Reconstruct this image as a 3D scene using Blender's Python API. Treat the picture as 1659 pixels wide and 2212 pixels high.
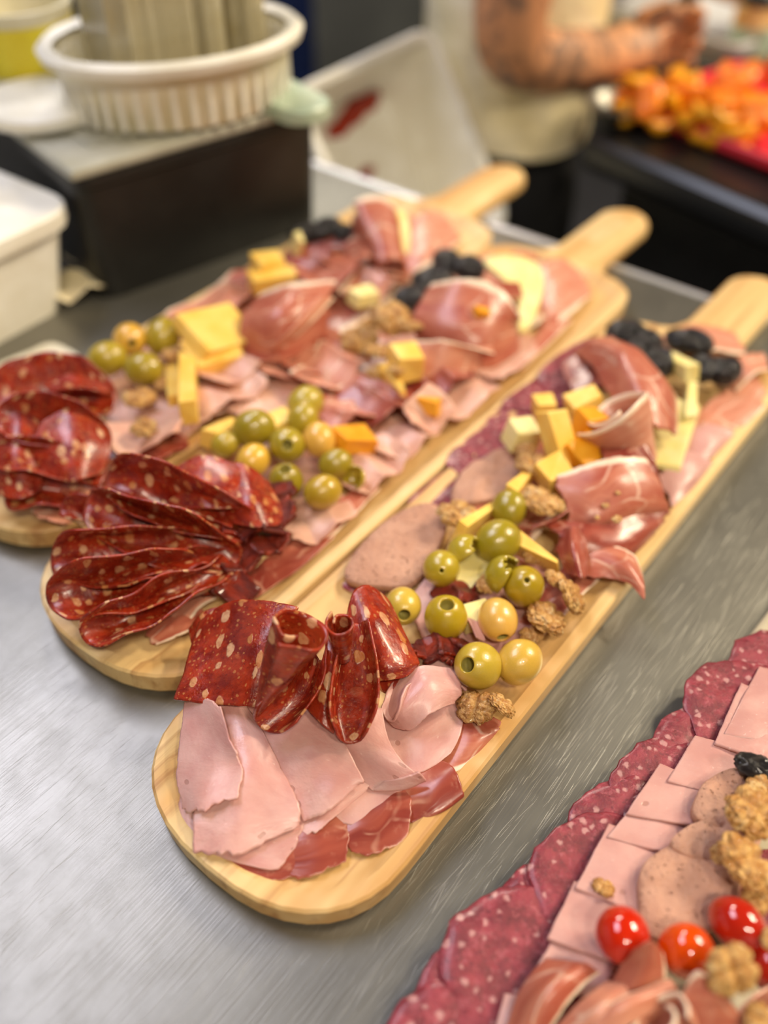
import bpy, bmesh, math, random
from mathutils import Vector, Matrix, noise, Euler
import numpy as np

for o in list(bpy.data.objects): bpy.data.objects.remove(o)
scene = bpy.context.scene
COL = scene.collection

# ------------------------------------------------------------------ camera, world, lights, exposure
T = 0.95                 # worktop height above the floor
HC = 0.37                # camera height above the worktop
FPX, TH = 2000.0, math.radians(44)
cam_d = bpy.data.cameras.new('camera'); cam = bpy.data.objects.new('camera', cam_d); COL.objects.link(cam)
cam.location = (0, 0, T + HC)
cam.rotation_euler = (math.pi/2 - TH, 0, 0)
cam_d.sensor_fit = 'VERTICAL'; cam_d.sensor_height = 36.0; cam_d.lens = 36.0*FPX/2212
cam_d.clip_start = 0.01
cam_d.dof.use_dof = True; cam_d.dof.focus_distance = 0.40; cam_d.dof.aperture_fstop = 2.8
scene.camera = cam

world = bpy.data.worlds.new('world'); scene.world = world; world.use_nodes = True
world.node_tree.nodes['Background'].inputs[0].default_value = (0.8, 0.85, 1.0, 1)
world.node_tree.nodes['Background'].inputs[1].default_value = 0.25

def area(name, loc, size, energy, col, target=None):
    l = bpy.data.lights.new(name, 'AREA'); l.shape = 'RECTANGLE'; l.size, l.size_y = size
    l.energy = energy; l.color = col
    o = bpy.data.objects.new(name, l); COL.objects.link(o); o.location = loc
    if target:
        o.rotation_euler = (Vector(target) - Vector(loc)).to_track_quat('-Z', 'Y').to_euler()
    return o
for lx, ly in ((1.48, 0.75), (1.48, 1.25), (2.0, 0.75), (2.0, 1.25)):
    area('ceiling_downlight', (lx, ly, 2.55), (0.16, 0.16), 19, (1.0, 0.84, 0.60))
area('ceiling_area_light', (-0.78, 1.05, 2.55), (0.6, 1.1), 19, (0.84, 0.84, 1.0))
for lx, ly in ((0.1, -0.7), (0.6, -0.7)):
    area('ceiling_downlight', (lx, ly, 2.55), (0.16, 0.16), 11, (1.0, 0.86, 0.66))
area('ceiling_area_light', (-0.25, 2.45, 2.55), (0.6, 0.6), 34, (1.0, 0.92, 0.80))  # added fill light, brightens the back of the room and the shirt

vs = scene.view_settings
vs.view_transform = 'Standard'; vs.look = 'None'; vs.gamma = 1.0; vs.use_curve_mapping = False
vs.exposure = 0.2

# ------------------------------------------------------------------ geometry helpers
def ray(u, v):
    x, y = u - 829.5, 1106 - v
    return x, FPX*math.cos(TH) + y*math.sin(TH), -FPX*math.sin(TH) + y*math.cos(TH)
def W(u, v, z):          # a photo pixel to the world point z mm above the worktop
    x, f, up = ray(u, v); t = (z/1000.0 - HC)/up
    return Vector((x*t, f*t, T + z/1000.0))
def WY(u, v, Y):         # a photo pixel to the world point at distance Y in front of the camera
    x, f, up = ray(u, v); t = Y/f
    return Vector((x*t, Y, T + HC + up*t))
def mpp(u, v, z):        # metres per pixel there
    p = W(u, v, z) - Vector((0, 0, T + HC))
    return (p.y*math.cos(TH) - p.z*math.sin(TH))/FPX
A52 = math.radians(52)
UX, NX = Vector((math.cos(A52), math.sin(A52), 0)), Vector((-math.sin(A52), math.cos(A52), 0))
def AB(a, b, z=0):       # table frame: a cm along the boards, b cm across, z mm up
    return UX*(a/100) + NX*(b/100) + Vector((0, 0, T + z/1000))

def link(name, me, mat=None, parent=None, smooth=True):
    o = bpy.data.objects.new(name, me); COL.objects.link(o)
    if mat is not None and len(me.materials) == 0: me.materials.append(mat)
    if smooth and len(me.polygons): me.polygons.foreach_set('use_smooth', [True]*len(me.polygons))
    if parent is not None: o.parent = parent
    return o
def tag(o, label=None, cat=None, group=None, kind=None):
    if label: o['label'] = label
    if cat: o['category'] = cat
    if group: o['group'] = group
    if kind: o['kind'] = kind
    return o
def empty(name, loc=(0, 0, 0), rz=0):
    o = bpy.data.objects.new(name, None); COL.objects.link(o); o.location = loc; o.rotation_euler = (0, 0, rz)
    o.empty_display_size = 0.02
    return o
def mesh(name, verts, faces):
    me = bpy.data.meshes.new(name); me.from_pydata([tuple(v) for v in verts], [], faces); me.update(); return me
def bm_mesh(name, bm):
    bmesh.ops.recalc_face_normals(bm, faces=bm.faces)
    me = bpy.data.meshes.new(name); bm.to_mesh(me); bm.free(); return me
def recenter(o):         # origin to the bottom centre of the mesh
    me = o.data; n = len(me.vertices); co = np.empty(n*3); me.vertices.foreach_get('co', co); co = co.reshape(-1, 3)
    c = (co.min(0) + co.max(0))/2; c[2] = co[:, 2].min()
    co -= c; me.vertices.foreach_set('co', co.ravel()); me.update(); o.location = Vector(c) + o.location
    return o
def box_bm(bm, c, s, rot=None, bevel=0.0):
    r = bmesh.ops.create_cube(bm, size=1.0); vs_ = r['verts']
    bmesh.ops.scale(bm, vec=s, verts=vs_)
    if bevel > 0:
        es = list({e for v in vs_ for e in v.link_edges})
        g = bmesh.ops.bevel(bm, geom=es, offset=bevel, segments=3, affect='EDGES', profile=0.5)
        vs_ = list({v for f in g['faces'] for v in f.verts} | {v for v in vs_ if v.is_valid})
    if rot is not None: bmesh.ops.rotate(bm, cent=(0, 0, 0), matrix=rot, verts=vs_)
    bmesh.ops.translate(bm, vec=c, verts=vs_)
def box(name, c, s, mat, parent=None, rz=0, bevel=0.002):
    bm = bmesh.new(); box_bm(bm, (0, 0, 0), s, None, bevel)
    o = link(name, bm_mesh(name, bm), mat, parent, smooth=False); o.location = c; o.rotation_euler = (0, 0, rz)
    return o
def fbm(p, oct=3): return noise.fractal(p, 1.0, 2.0, oct)

# ------------------------------------------------------------------ material helpers
def lin(c):
    if isinstance(c, str): c = tuple(int(c[i:i+2], 16)/255 for i in (0, 2, 4))
    return tuple(x/12.92 if x <= 0.04045 else ((x + 0.055)/1.055)**2.4 for x in c) + (1.0,)
class NT:
    def __init__(s, name):
        s.m = bpy.data.materials.new(name); s.m.use_nodes = True; s.t = s.m.node_tree; s.n = s.t.nodes
        s.b = s.n['Principled BSDF']
    def new(s, typ, **kw):
        n = s.n.new(typ)
        for k, v in kw.items(): setattr(n, k, v)
        return n
    def put(s, sock, v):
        if isinstance(v, bpy.types.NodeSocket): s.t.links.new(v, sock)
        else: sock.default_value = v
    def B(s, **kw):
        for k, v in kw.items(): s.put(s.b.inputs[k.replace('_', ' ')], v)
        return s
    def coord(s, kind='Object'): return s.new('ShaderNodeTexCoord').outputs[kind]
    def uv(s, layer): return s.new('ShaderNodeUVMap', uv_map=layer).outputs[0]
    def rnd(s): return s.new('ShaderNodeObjectInfo').outputs['Random']
    def ocol(s): return s.new('ShaderNodeObjectInfo').outputs['Color']
    def map(s, v, scale=(1, 1, 1), loc=(0, 0, 0), rot=(0, 0, 0)):
        n = s.new('ShaderNodeMapping'); s.put(n.inputs[0], v); s.put(n.inputs[1], loc); s.put(n.inputs[2], rot); s.put(n.inputs[3], scale); return n.outputs[0]
    def vadd(s, a, b, op='ADD'):
        n = s.new('ShaderNodeVectorMath', operation=op); s.put(n.inputs[0], a); s.put(n.inputs[1], b); return n.outputs[0]
    def vscale(s, a, k):
        n = s.new('ShaderNodeVectorMath', operation='SCALE'); s.put(n.inputs[0], a); s.put(n.inputs[3], k); return n.outputs[0]
    def math(s, op, a, b=0.0, clamp=False):
        n = s.new('ShaderNodeMath', operation=op, use_clamp=clamp); s.put(n.inputs[0], a); s.put(n.inputs[1], b); return n.outputs[0]
    def noise(s, v, scale, detail=4, rough=0.55, out=0, dist=0.0):
        n = s.new('ShaderNodeTexNoise'); s.put(n.inputs['Vector'], v); s.put(n.inputs['Scale'], scale); s.put(n.inputs['Detail'], detail)
        s.put(n.inputs['Roughness'], rough); s.put(n.inputs['Distortion'], dist); return n.outputs[out]
    def voro(s, v, scale, dims='3D', feature='F1', rand=1.0):
        n = s.new('ShaderNodeTexVoronoi', voronoi_dimensions=dims, feature=feature); s.put(n.inputs['Vector'], v); s.put(n.inputs['Scale'], scale)
        s.put(n.inputs['Randomness'], rand); return n
    def ramp(s, f, a, b, lo=0.0, hi=1.0, smooth=True):
        n = s.new('ShaderNodeMapRange', interpolation_type='SMOOTHSTEP' if smooth else 'LINEAR', clamp=True)
        s.put(n.inputs[0], f); s.put(n.inputs[1], a); s.put(n.inputs[2], b); s.put(n.inputs[3], lo); s.put(n.inputs[4], hi); return n.outputs[0]
    def mix(s, f, a, b, mode='MIX'):
        n = s.new('ShaderNodeMix', data_type='RGBA', blend_type=mode); s.put(n.inputs[0], f)
        s.put(n.inputs[6], lin(a) if isinstance(a, (str,)) else a); s.put(n.inputs[7], lin(b) if isinstance(b, (str,)) else b); return n.outputs[2]
    def bump(s, h, strength=0.3, dist=0.001, normal=None):
        n = s.new('ShaderNodeBump'); s.put(n.inputs['Strength'], strength); s.put(n.inputs['Distance'], dist); s.put(n.inputs['Height'], h)
        if normal is not None: s.put(n.inputs['Normal'], normal)
        return n.outputs[0]
    def shift(s, v):     # a different patch of the pattern on every object
        c = s.new('ShaderNodeCombineXYZ'); r = s.rnd(); s.put(c.inputs[0], s.math('MULTIPLY', r, 37.0)); s.put(c.inputs[1], s.math('MULTIPLY', r, 91.0))
        return s.vadd(v, c.outputs[0])
def plain(name, col, rough=0.5, metal=0.0, coat=0.0, **kw):
    k = NT(name); k.B(Base_Color=lin(col), Roughness=rough, Metallic=metal, Coat_Weight=coat, **kw); return k.m
M = {}
# pale wood with long grain along the object's x axis
k = NT('pine_wood'); c = k.coord(); c = k.shift(c)
w = k.vadd(c, k.vscale(k.noise(k.map(c, (3, 14, 14)), 1.0, 2, out=1), 0.010))
g = k.noise(k.map(w, (5, 150, 60)), 1.0, 5, 0.6); g2 = k.noise(k.map(w, (1.6, 34, 20)), 1.0, 3)
col = k.mix(k.ramp(g2, 0.38, 0.66), 'e4c48a', 'c99a5c'); col = k.mix(k.ramp(g, 0.50, 0.70, 0, 0.7), col, 'a87440')
col = k.mix(k.ramp(k.noise(c, 22, 3), 0.55, 0.75, 0, 0.45), col, 'efd9ac')
k.B(Base_Color=col, Roughness=0.5, Normal=k.bump(g, 0.25, 0.0006)); M['wood'] = k.m
# scratched worktop steel
k = NT('brushed_steel'); c = k.coord('Object')
def scr(rot, sx, sy, t0, off, curve=0.02):
    w = k.vadd(c, k.vscale(k.noise(k.vadd(c, (off, off, 0)), 5, 1, out=1), curve)); n_ = k.noise(k.map(w, (sx, sy, 1), (off, off*1.7, 0), (0, 0, rot)), 1.0, 1.5)
    return k.math('MULTIPLY', k.ramp(n_, t0, t0 + 0.035), k.ramp(k.noise(k.vadd(c, (off*3, 0, 0)), 9, 2), 0.46, 0.62))
L = scr(0.35, 26, 2200, 0.70, 1.3)
for a_ in ((1.1, 34, 2000, 0.70, 4.1, 0.06), (-0.75, 24, 2400, 0.69, 7.7, 0.03), (2.0, 30, 1800, 0.70, 11.3, 0.05), (0.75, 18, 2600, 0.69, 15.9, 0.04), (-0.2, 40, 2100, 0.70, 19.1, 0.08), (2.6, 22, 2300, 0.69, 23.3, 0.05), (1.6, 16, 2700, 0.70, 31.7, 0.05)): L = k.math('ADD', L, scr(*a_))
L = k.math('MINIMUM', L, 1.0)
gr = k.noise(k.map(c, (14, 1100, 1), rot=(0, 0, 0.35)), 1.0, 2); bl = k.noise(c, 11, 4)
sm = k.ramp(k.noise(k.map(c, (1, 1, 1)), 70, 5, 0.7), 0.35, 0.7)
col = k.mix(bl, '7c7a73', '918f87'); col = k.mix(k.math('MULTIPLY', sm, 0.12), col, '5a5850'); col = k.mix(k.math('MULTIPLY', L, 0.28), col, 'cfcec6')
ro = k.math('ADD', k.math('ADD', k.ramp(bl, 0.3, 0.7, 0.33, 0.39), k.math('MULTIPLY', sm, 0.03)), k.math('MULTIPLY', L, 0.15))
h = k.math('ADD', gr, k.math('MULTIPLY', L, 1.5))
k.B(Base_Color=col, Metallic=0.78, Roughness=ro, Normal=k.bump(h, 0.2, 0.0004)); M['steel'] = k.m
# cooked ham
def ham_mat(name, a, b_):
    k = NT(name); u = k.shift(k.uv('metric'))
    col = k.mix(k.ramp(k.noise(u, 55, 4), 0.3, 0.7), a, b_)
    v = k.voro(k.vadd(u, k.vscale(k.noise(u, 300, 2, out=1), 0.001)), 120, '2D')
    rim = k.new('ShaderNodeSeparateColor'); k.put(rim.inputs[0], v.outputs['Color'])
    hole = k.math('MULTIPLY', k.ramp(v.outputs['Distance'], 0.12, 0.17, 1, 0), k.ramp(rim.outputs[0], 0.90, 0.91))
    col = k.mix(k.math('MULTIPLY', hole, 0.55), col, '9c6a5e')
    col = k.mix(k.ramp(k.noise(u, 420, 2), 0.66, 0.76, 0, 0.35), col, 'f0d2cb')
    hb = k.math('SUBTRACT', k.noise(u, 350, 3), k.math('MULTIPLY', hole, 2.0))
    k.B(Base_Color=col, Roughness=k.ramp(k.noise(u, 40, 2), 0.3, 0.7, 0.3, 0.48), Normal=k.bump(k.noise(k.map(u, (60, 160, 1)), 1.0, 3, dist=1.0), 0.18, 0.0016, k.bump(hb, 0.3, 0.0006)), Subsurface_Weight=0.25, Subsurface_Radius=(0.6, 0.3, 0.25), Subsurface_Scale=0.004, Coat_Weight=0.15, Coat_Roughness=0.25); return k.m
M['ham'] = ham_mat('cooked_ham', 'c8918b', 'd8aba4'); M['ham3'] = ham_mat('peach_ham', 'd09a86', 'deb29e'); M['ham2'] = ham_mat('pressed_ham', 'c08d86', 'cc9f97')  # peach copy for farther boards: warm light put into colour against the cool lamp
# dry cured ham: red muscle, white seams, white fat along one edge of the slice
def cured(name, a, b_, fat, seam, fatpos=0.90, gloss=0.38):
    k = NT(name); u = k.shift(k.uv('metric')); n = k.uv('unit')
    w = k.vadd(u, k.vscale(k.noise(u, 40, 2, out=1), 0.02))
    st = k.noise(k.map(w, (18, 160, 1)), 1.0, 3)
    col = k.mix(k.ramp(st, 0.3, 0.7), a, b_)
    col = k.mix(k.ramp(k.noise(u, 26, 3), 0.48, 0.72, 0, 0.65), col, 'c07a62'); col = k.mix(k.ramp(k.noise(u, 150, 4), 0.56, 0.72, 0, 0.3), col, 'd9a088')
    v = k.voro(k.map(w, (0.7, 1.3, 1)), 52, '2D', 'DISTANCE_TO_EDGE')
    sm = k.math('MULTIPLY', k.ramp(v.outputs['Distance'], 0.01, 0.07, 1, 0), k.ramp(k.noise(u, 42, 3), 0.46, 0.6))
    col = k.mix(k.math('MULTIPLY', sm, seam), col, fat)
    sp = k.new('ShaderNodeSeparateXYZ'); k.put(sp.inputs[0], n)
    e = k.math('ADD', sp.outputs[1], k.math('MULTIPLY', k.math('SUBTRACT', k.noise(u, 45, 3), 0.5), 0.18))
    col = k.mix(k.ramp(e, fatpos, fatpos + 0.05), col, fat)
    k.B(Base_Color=col, Roughness=gloss, Normal=k.bump(st, 0.3, 0.0008), Subsurface_Weight=0.2, Subsurface_Radius=(0.7, 0.25, 0.2), Subsurface_Scale=0.004, Coat_Weight=0.25, Coat_Roughness=0.2); return k.m
M['cured'] = cured('cured_ham', 'a54f3d', 'bf765c', 'ecd2ba', 0.45)
M['cured_dark'] = cured('cured_ham_dark', '86342a', 'a2503f', 'd6a48c', 0.5, 0.97, 0.28)
M['cured_pink'] = cured('cured_ham_pink', 'c27a60', 'd4967c', 'efd6bd', 0.5)
# spicy red salami with pale fat flecks
k = NT('red_salami'); u = k.shift(k.uv('metric'))
def flecks(k, u, sc, lo, hi, keep):
    w = k.vadd(u, k.vscale(k.noise(u, sc*1.3, 2, out=1), 0.45/sc))
    v = k.voro(w, sc, '2D'); s = k.new('ShaderNodeSeparateColor'); k.put(s.inputs[0], v.outputs['Color'])
    r = k.math('ADD', k.math('MULTIPLY', s.outputs[1], 0.16), lo)
    m = k.ramp(k.math('SUBTRACT', v.outputs['Distance'], r), -0.03, hi, 1, 0)
    return k.math('MULTIPLY', m, k.ramp(s.outputs[0], keep, keep + 0.02)), s.outputs[2]
uw = k.vadd(u, k.vscale(k.noise(u, 260, 2, out=1), 0.0016))
f1, c1 = flecks(k, k.map(uw, (1, 0.66, 1)), 140, 0.15, 0.05, 0.52); f2, c2 = flecks(k, uw, 420, 0.10, 0.08, 0.66)
base = k.mix(k.ramp(k.noise(u, 120, 5, 0.65), 0.34, 0.66), '74170c', 'a63418'); base = k.mix(k.ramp(k.noise(u, 46, 4, 0.65), 0.52, 0.72, 0, 0.5), base, 'a8461a')
base = k.mix(k.ramp(k.noise(u, 700, 3), 0.58, 0.72, 0, 0.55), base, '43100a'); base = k.mix(k.ramp(k.noise(u, 260, 4), 0.6, 0.74, 0, 0.3), base, 'c98048')
col = k.mix(k.math('MULTIPLY', f2, 0.5), base, 'c98a52'); col = k.mix(k.math('MULTIPLY', f1, k.ramp(k.noise(u, 300, 3), 0.3, 0.6, 0.55, 0.95)), col, k.mix(c1, 'c07a3c', 'd9ae88'))
hh = k.math('ADD', k.noise(u, 500, 4), k.math('MULTIPLY', f1, 0.5))
k.B(Base_Color=col, Roughness=k.ramp(k.noise(u, 150, 3), 0.35, 0.7, 0.22, 0.42), Normal=k.bump(hh, 0.4, 0.0007), Coat_Weight=0.3, Coat_Roughness=0.15, Subsurface_Weight=0.15, Subsurface_Radius=(0.8, 0.2, 0.1), Subsurface_Scale=0.003); M['chorizo'] = k.m
# dark crimson salami with fine white specks
k = NT('crimson_salami'); u = k.shift(k.uv('metric'))
uw = k.vadd(u, k.vscale(k.noise(u, 300, 3, out=1), 0.003))
f1, c1 = flecks(k, uw, 210, 0.06, 0.2, 0.6); f2 = k.ramp(k.noise(uw, 300, 5, 0.7), 0.52, 0.66)
base = k.mix(k.ramp(k.noise(u, 120, 4), 0.35, 0.68), '741b2a', '96303f'); base = k.mix(k.ramp(k.noise(u, 330, 4), 0.5, 0.72, 0, 0.7), base, '560f1b')
col = k.mix(k.math('MULTIPLY', f2, 0.5), base, 'b8606a'); col = k.mix(k.math('MULTIPLY', f1, 0.55), col, 'd8a8a4')
k.B(Base_Color=col, Roughness=0.36, Normal=k.bump(k.noise(u, 360, 5, 0.65), 0.7, 0.0016), Coat_Weight=0.3, Coat_Roughness=0.2, Subsurface_Weight=0.12, Subsurface_Radius=(0.8, 0.2, 0.2), Subsurface_Scale=0.003); M['salami'] = k.m
# liver pate
k = NT('liver_pate'); c = k.shift(k.coord())
hn = k.noise(k.map(c, (1, 1, 1)), 260, 5, 0.65); pit = k.ramp(k.noise(c, 480, 2), 0.64, 0.72)
col = k.mix(k.ramp(k.noise(c, 70, 4), 0.3, 0.7), 'b98870', 'c99a82'); col = k.mix(k.math('MULTIPLY', pit, 0.4), col, '8f5f4c')
k.B(Base_Color=col, Roughness=0.55, Normal=k.bump(k.math('SUBTRACT', hn, pit), 0.9, 0.0018), Subsurface_Weight=0.1, Subsurface_Radius=(0.5, 0.3, 0.2), Subsurface_Scale=0.003); M['pate'] = k.m
# olives: colour per olive
k = NT('olive_skin'); c = k.shift(k.coord())
col = k.mix(k.ramp(k.noise(c, 60, 3), 0.35, 0.7, 0, 0.3), k.ocol(), '8a7a24'); col = k.mix(k.ramp(k.noise(c, 1100, 1), 0.7, 0.78, 0, 0.35), col, '6d661c')
k.B(Base_Color=col, Roughness=0.22, Coat_Weight=0.6, Coat_Roughness=0.06, Normal=k.bump(k.noise(c, 90, 3), 0.12, 0.001), Subsurface_Weight=0.15, Subsurface_Radius=(0.6, 0.5, 0.15), Subsurface_Scale=0.004); M['olive'] = k.m
k = NT('olive_flesh'); col = k.mix(k.noise(k.coord(), 500, 3), '8f8432', 'c0b060'); k.B(Base_Color=col, Roughness=0.4, Normal=k.bump(k.noise(k.coord(), 700, 2), 0.4, 0.001)); M['olive_in'] = k.m
# walnut, cheese, prune, tomato
k = NT('walnut_kernel'); c = k.shift(k.coord())
col = k.mix(k.ramp(k.noise(c, 2.4, 4), 0.38, 0.66), 'b98545', 'e0b878'); col = k.mix(k.ramp(k.noise(c, 1.6, 2), 0.56, 0.7, 0, 0.7), col, 'f0dcae'); col = k.mix(k.ramp(k.noise(c, 3.2, 3), 0.56, 0.7, 0, 0.6), col, '8a5a26')
k.B(Base_Color=k.mix(0.5, col, k.ocol(), 'MULTIPLY'), Roughness=0.38, Coat_Weight=0.2, Normal=k.bump(k.noise(c, 7, 4), 0.35, 0.05)); M['walnut'] = k.m
def cheese_mat(name, a, b_):
    k = NT(name); c = k.shift(k.coord()); col = k.mix(k.ramp(k.noise(c, 60, 3), 0.3, 0.7), a, b_)
    k.B(Base_Color=col, Roughness=0.42, Normal=k.bump(k.noise(c, 240, 3), 0.25, 0.001), Subsurface_Weight=0.2, Subsurface_Radius=(0.8, 0.6, 0.2), Subsurface_Scale=0.004); return k.m
M['cheese'] = cheese_mat('yellow_cheese', 'eebf52', 'f6d273'); M['cheese_pale'] = cheese_mat('pale_cheese', 'e9d888', 'efe2a4'); M['cheese_orange'] = cheese_mat('orange_cheese', 'e2950f', 'eaa62a')
k = NT('prune_skin'); c = k.shift(k.coord()); col = k.mix(k.noise(c, 90, 3), '0b090b', '1d181b')
k.B(Base_Color=col, Roughness=0.28, Coat_Weight=0.3, Normal=k.bump(k.noise(c, 260, 4), 0.5, 0.0015)); M['prune'] = k.m
k = NT('tomato_skin'); c = k.coord(); col = k.mix(k.ramp(k.noise(c, 40, 2), 0.35, 0.7, 0, 0.35), k.ocol(), 'd8480e')
k.B(Base_Color=col, Roughness=0.12, Coat_Weight=0.7, Coat_Roughness=0.04, Subsurface_Weight=0.2, Subsurface_Radius=(0.9, 0.25, 0.1), Subsurface_Scale=0.004); M['tomato'] = k.m
k = NT('dried_tomato'); u = k.shift(k.uv('metric')); col = k.mix(k.ramp(k.noise(u, 110, 4), 0.35, 0.68), '5a0e07', '9a2a0c'); col = k.mix(k.ramp(k.noise(u, 70, 3), 0.6, 0.75, 0, 0.8), col, 'c0541a')
k.B(Base_Color=col, Roughness=0.32, Coat_Weight=0.25, Coat_Roughness=0.1, Normal=k.bump(k.noise(u, 420, 5, 0.65), 1.0, 0.003)); M['dried'] = k.m
# plastics and the back of the kitchen
def plastic(name, a, b_, rough=0.4, sc=30, trans=0.0):
    k = NT(name); c = k.coord(); col = k.mix(k.ramp(k.noise(c, sc, 3), 0.35, 0.7), a, b_); k.B(Base_Color=col, Roughness=rough, Normal=k.bump(k.noise(c, 150, 2), 0.05, 0.001)); 
    if trans: k.B(Transmission_Weight=trans)
    return k.m
M['white'] = plastic('white_plastic', 'e6e2d4', 'f1efe6'); M['cream'] = plastic('cream_plastic', 'd9d1b0', 'e6dfc6', 0.45)
M['black'] = plastic('black_plastic', '101010', '191918', 0.45); M['green'] = plastic('pale_green_plastic', 'a9bda8', 'bccdb9', 0.3)
M['clear'] = plastic('clear_plastic', 'cfc08e', 'e8dfc0', 0.18, 20, 0.55); M['yellow'] = plastic('yellow_label', 'd8c41a', 'e6d83c')
M['sauce'] = plastic('red_sauce', '8c1d0e', 'a83a1c', 0.25); M['navy'] = plastic('navy_paint', '0a1636', '10204a', 0.4)
M['greywall'] = plastic('dark_grey_wall', '3f403d', '4c4d49', 0.6, 4); M['palewall'] = plastic('pale_wall_tile', 'b9babd', 'c6c8cc', 0.5, 5)
M['sidewall'] = plastic('grey_side_wall', '5c5b57', '68675f', 0.6, 5); M['ceil'] = plastic('ceiling_paint', '83837f', '8d8d89', 0.8, 5); M['floor'] = plastic('dark_floor', '1a1a1a', '26252a', 0.6, 8)
M['red'] = plastic('red_plastic', 'd42a3a', 'e03a48', 0.4); M['fruit'] = plastic('orange_fruit', 'e86c06', 'f59312', 0.4, 90); M['fruit2'] = plastic('yellow_fruit', 'e8960a', 'f5b21c', 0.4, 90)
M['darkmetal'] = plain('dark_metal', '3c3d3e', 0.3, 0.8); M['lip'] = plain('lit_edge_steel', 'd4d6dc', 0.35, 0.6)  # lip steel lightened: the rounded edge's bright reflection put into its colour
k = NT('cream_cotton'); c = k.coord(); col = k.mix(k.ramp(k.noise(c, 9, 3), 0.35, 0.7), 'e6d6a6', 'efe4c8'); k.B(Base_Color=col, Roughness=0.85, Normal=k.bump(k.noise(c, 14, 3), 0.6, 0.02)); M['shirt'] = k.m
k = NT('black_cotton'); c = k.coord(); k.B(Base_Color=k.mix(k.noise(c, 20, 3), '0a0a0b', '151517'), Roughness=0.9); M['trousers'] = k.m
k = NT('tattooed_skin'); c = k.coord(); n1 = k.noise(c, 26, 4, dist=1.5); col = k.mix(k.ramp(k.noise(c, 8, 2), 0.3, 0.7), 'c48a62', 'd39c74'); col = k.mix(k.ramp(n1, 0.49, 0.57, 0, 0.65), col, '4a4644')
k.B(Base_Color=col, Roughness=0.5); M['skin'] = k.m
k = NT('paper_edge'); c = k.coord(); k.B(Base_Color=k.mix(k.noise(c, 60, 3), 'a59a80', 'c3b89c'), Roughness=0.6); M['greywood'] = k.m

# ------------------------------------------------------------------ thin slices
def cr(p, ts):           # Catmull-Rom through p (K,3...) at ts in 0..1
    p = np.asarray(p, float); K = len(p)
    if K == 2: return p[0] + (p[1] - p[0])*ts.reshape((-1,) + (1,)*(p.ndim - 1))
    q = np.concatenate([[2*p[0] - p[1]], p, [2*p[-1] - p[-2]]]); x = np.clip(ts, 0, 1)*(K - 1)
    i = np.minimum(x.astype(int), K - 2); f = (x - i).reshape((-1,) + (1,)*(p.ndim - 1))
    a, b, c, d = q[i], q[i+1], q[i+2], q[i+3]
    return 0.5*(2*b + (c - a)*f + (2*a - 5*b + 4*c - d)*f**2 + (3*b - 3*c + d - a)*f**3)
SEED = [0]
def grid_object(name, pts, mat, th, swap=False, parent=None):
    """pts (nt, ns, 3) world points -> a thin solid slice with metric and unit uv maps"""
    nt, ns, _ = pts.shape
    ws = np.linalg.norm(np.diff(pts, axis=1), axis=2).sum(1).mean(); wt = np.linalg.norm(np.diff(pts, axis=0), axis=2).sum(0).mean()
    faces = [(j*ns + i, j*ns + i + 1, (j+1)*ns + i + 1, (j+1)*ns + i) for j in range(nt - 1) for i in range(ns - 1)]
    me = mesh(name, pts.reshape(-1, 3), faces)
    S, Tt = np.meshgrid(np.linspace(0, 1, ns), np.linspace(0, 1, nt))
    if swap: S, Tt, ws, wt = Tt, S, wt, ws
    li = np.empty(len(me.loops), int); me.loops.foreach_get('vertex_index', li)
    for lay, a, b in (('unit', S.ravel(), Tt.ravel()), ('metric', S.ravel()*ws, Tt.ravel()*wt)):
        l = me.uv_layers.new(name=lay); l.data.foreach_set('uv', np.stack([a[li], b[li]], 1).ravel())
    o = link(name, me, mat, parent); recenter(o)
    md = o.modifiers.new('thickness', 'SOLIDIFY'); md.thickness = th; md.offset = 0.0
    return o
def nz(pts, amp, freq, seed):
    q = pts.reshape(-1, 3); off = Vector((seed*7.13, seed*3.7, seed*1.9))
    d = np.array([noise.noise(Vector(p)*freq + off) for p in q]).reshape(pts.shape[:2])
    pts[..., 2] += d*amp; return pts
def slice_pts(P, res, rnd, rag, seed):
    """P (K,L,3) control net -> sampled patch with a rounded and ragged outline"""
    n = res; P = np.asarray(P, float); out = np.empty((n, n, 3))
    ss = np.linspace(-1, 1, n); S, Tt = np.meshgrid(ss, ss)
    if rnd > 0:
        s2, t2 = S*np.sqrt(1 - Tt**2/2), Tt*np.sqrt(1 - S**2/2); S, Tt = S*(1 - rnd) + s2*rnd, Tt*(1 - rnd) + t2*rnd
    if rag > 0:
        R = np.maximum(abs(S), abs(Tt)); ang = np.arctan2(Tt, S)
        rg = np.array([noise.fractal(Vector((math.cos(a)*2.2 + seed*5.1, math.sin(a)*2.2, seed*0.37)), 0.55, 2.6, 5) for a in ang.ravel()]).reshape(S.shape)
        kf = 1 - rag*(0.5 + rg)*R**3; S, Tt = S*kf, Tt*kf
    S, Tt = np.clip((S + 1)/2, 0, 1), np.clip((Tt + 1)/2, 0, 1)
    rows = np.stack([cr(r, np.linspace(0, 1, 81)) for r in P])      # (K,81,3)
    net = cr(rows, np.linspace(0, 1, 81))                           # (81,81,3)
    x, y = S*80, Tt*80; i, j = np.minimum(x.astype(int), 79), np.minimum(y.astype(int), 79); fx, fy = (x - i)[..., None], (y - j)[..., None]
    return net[j, i]*(1-fx)*(1-fy) + net[j, i+1]*fx*(1-fy) + net[j+1, i]*(1-fx)*fy + net[j+1, i+1]*fx*fy
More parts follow.
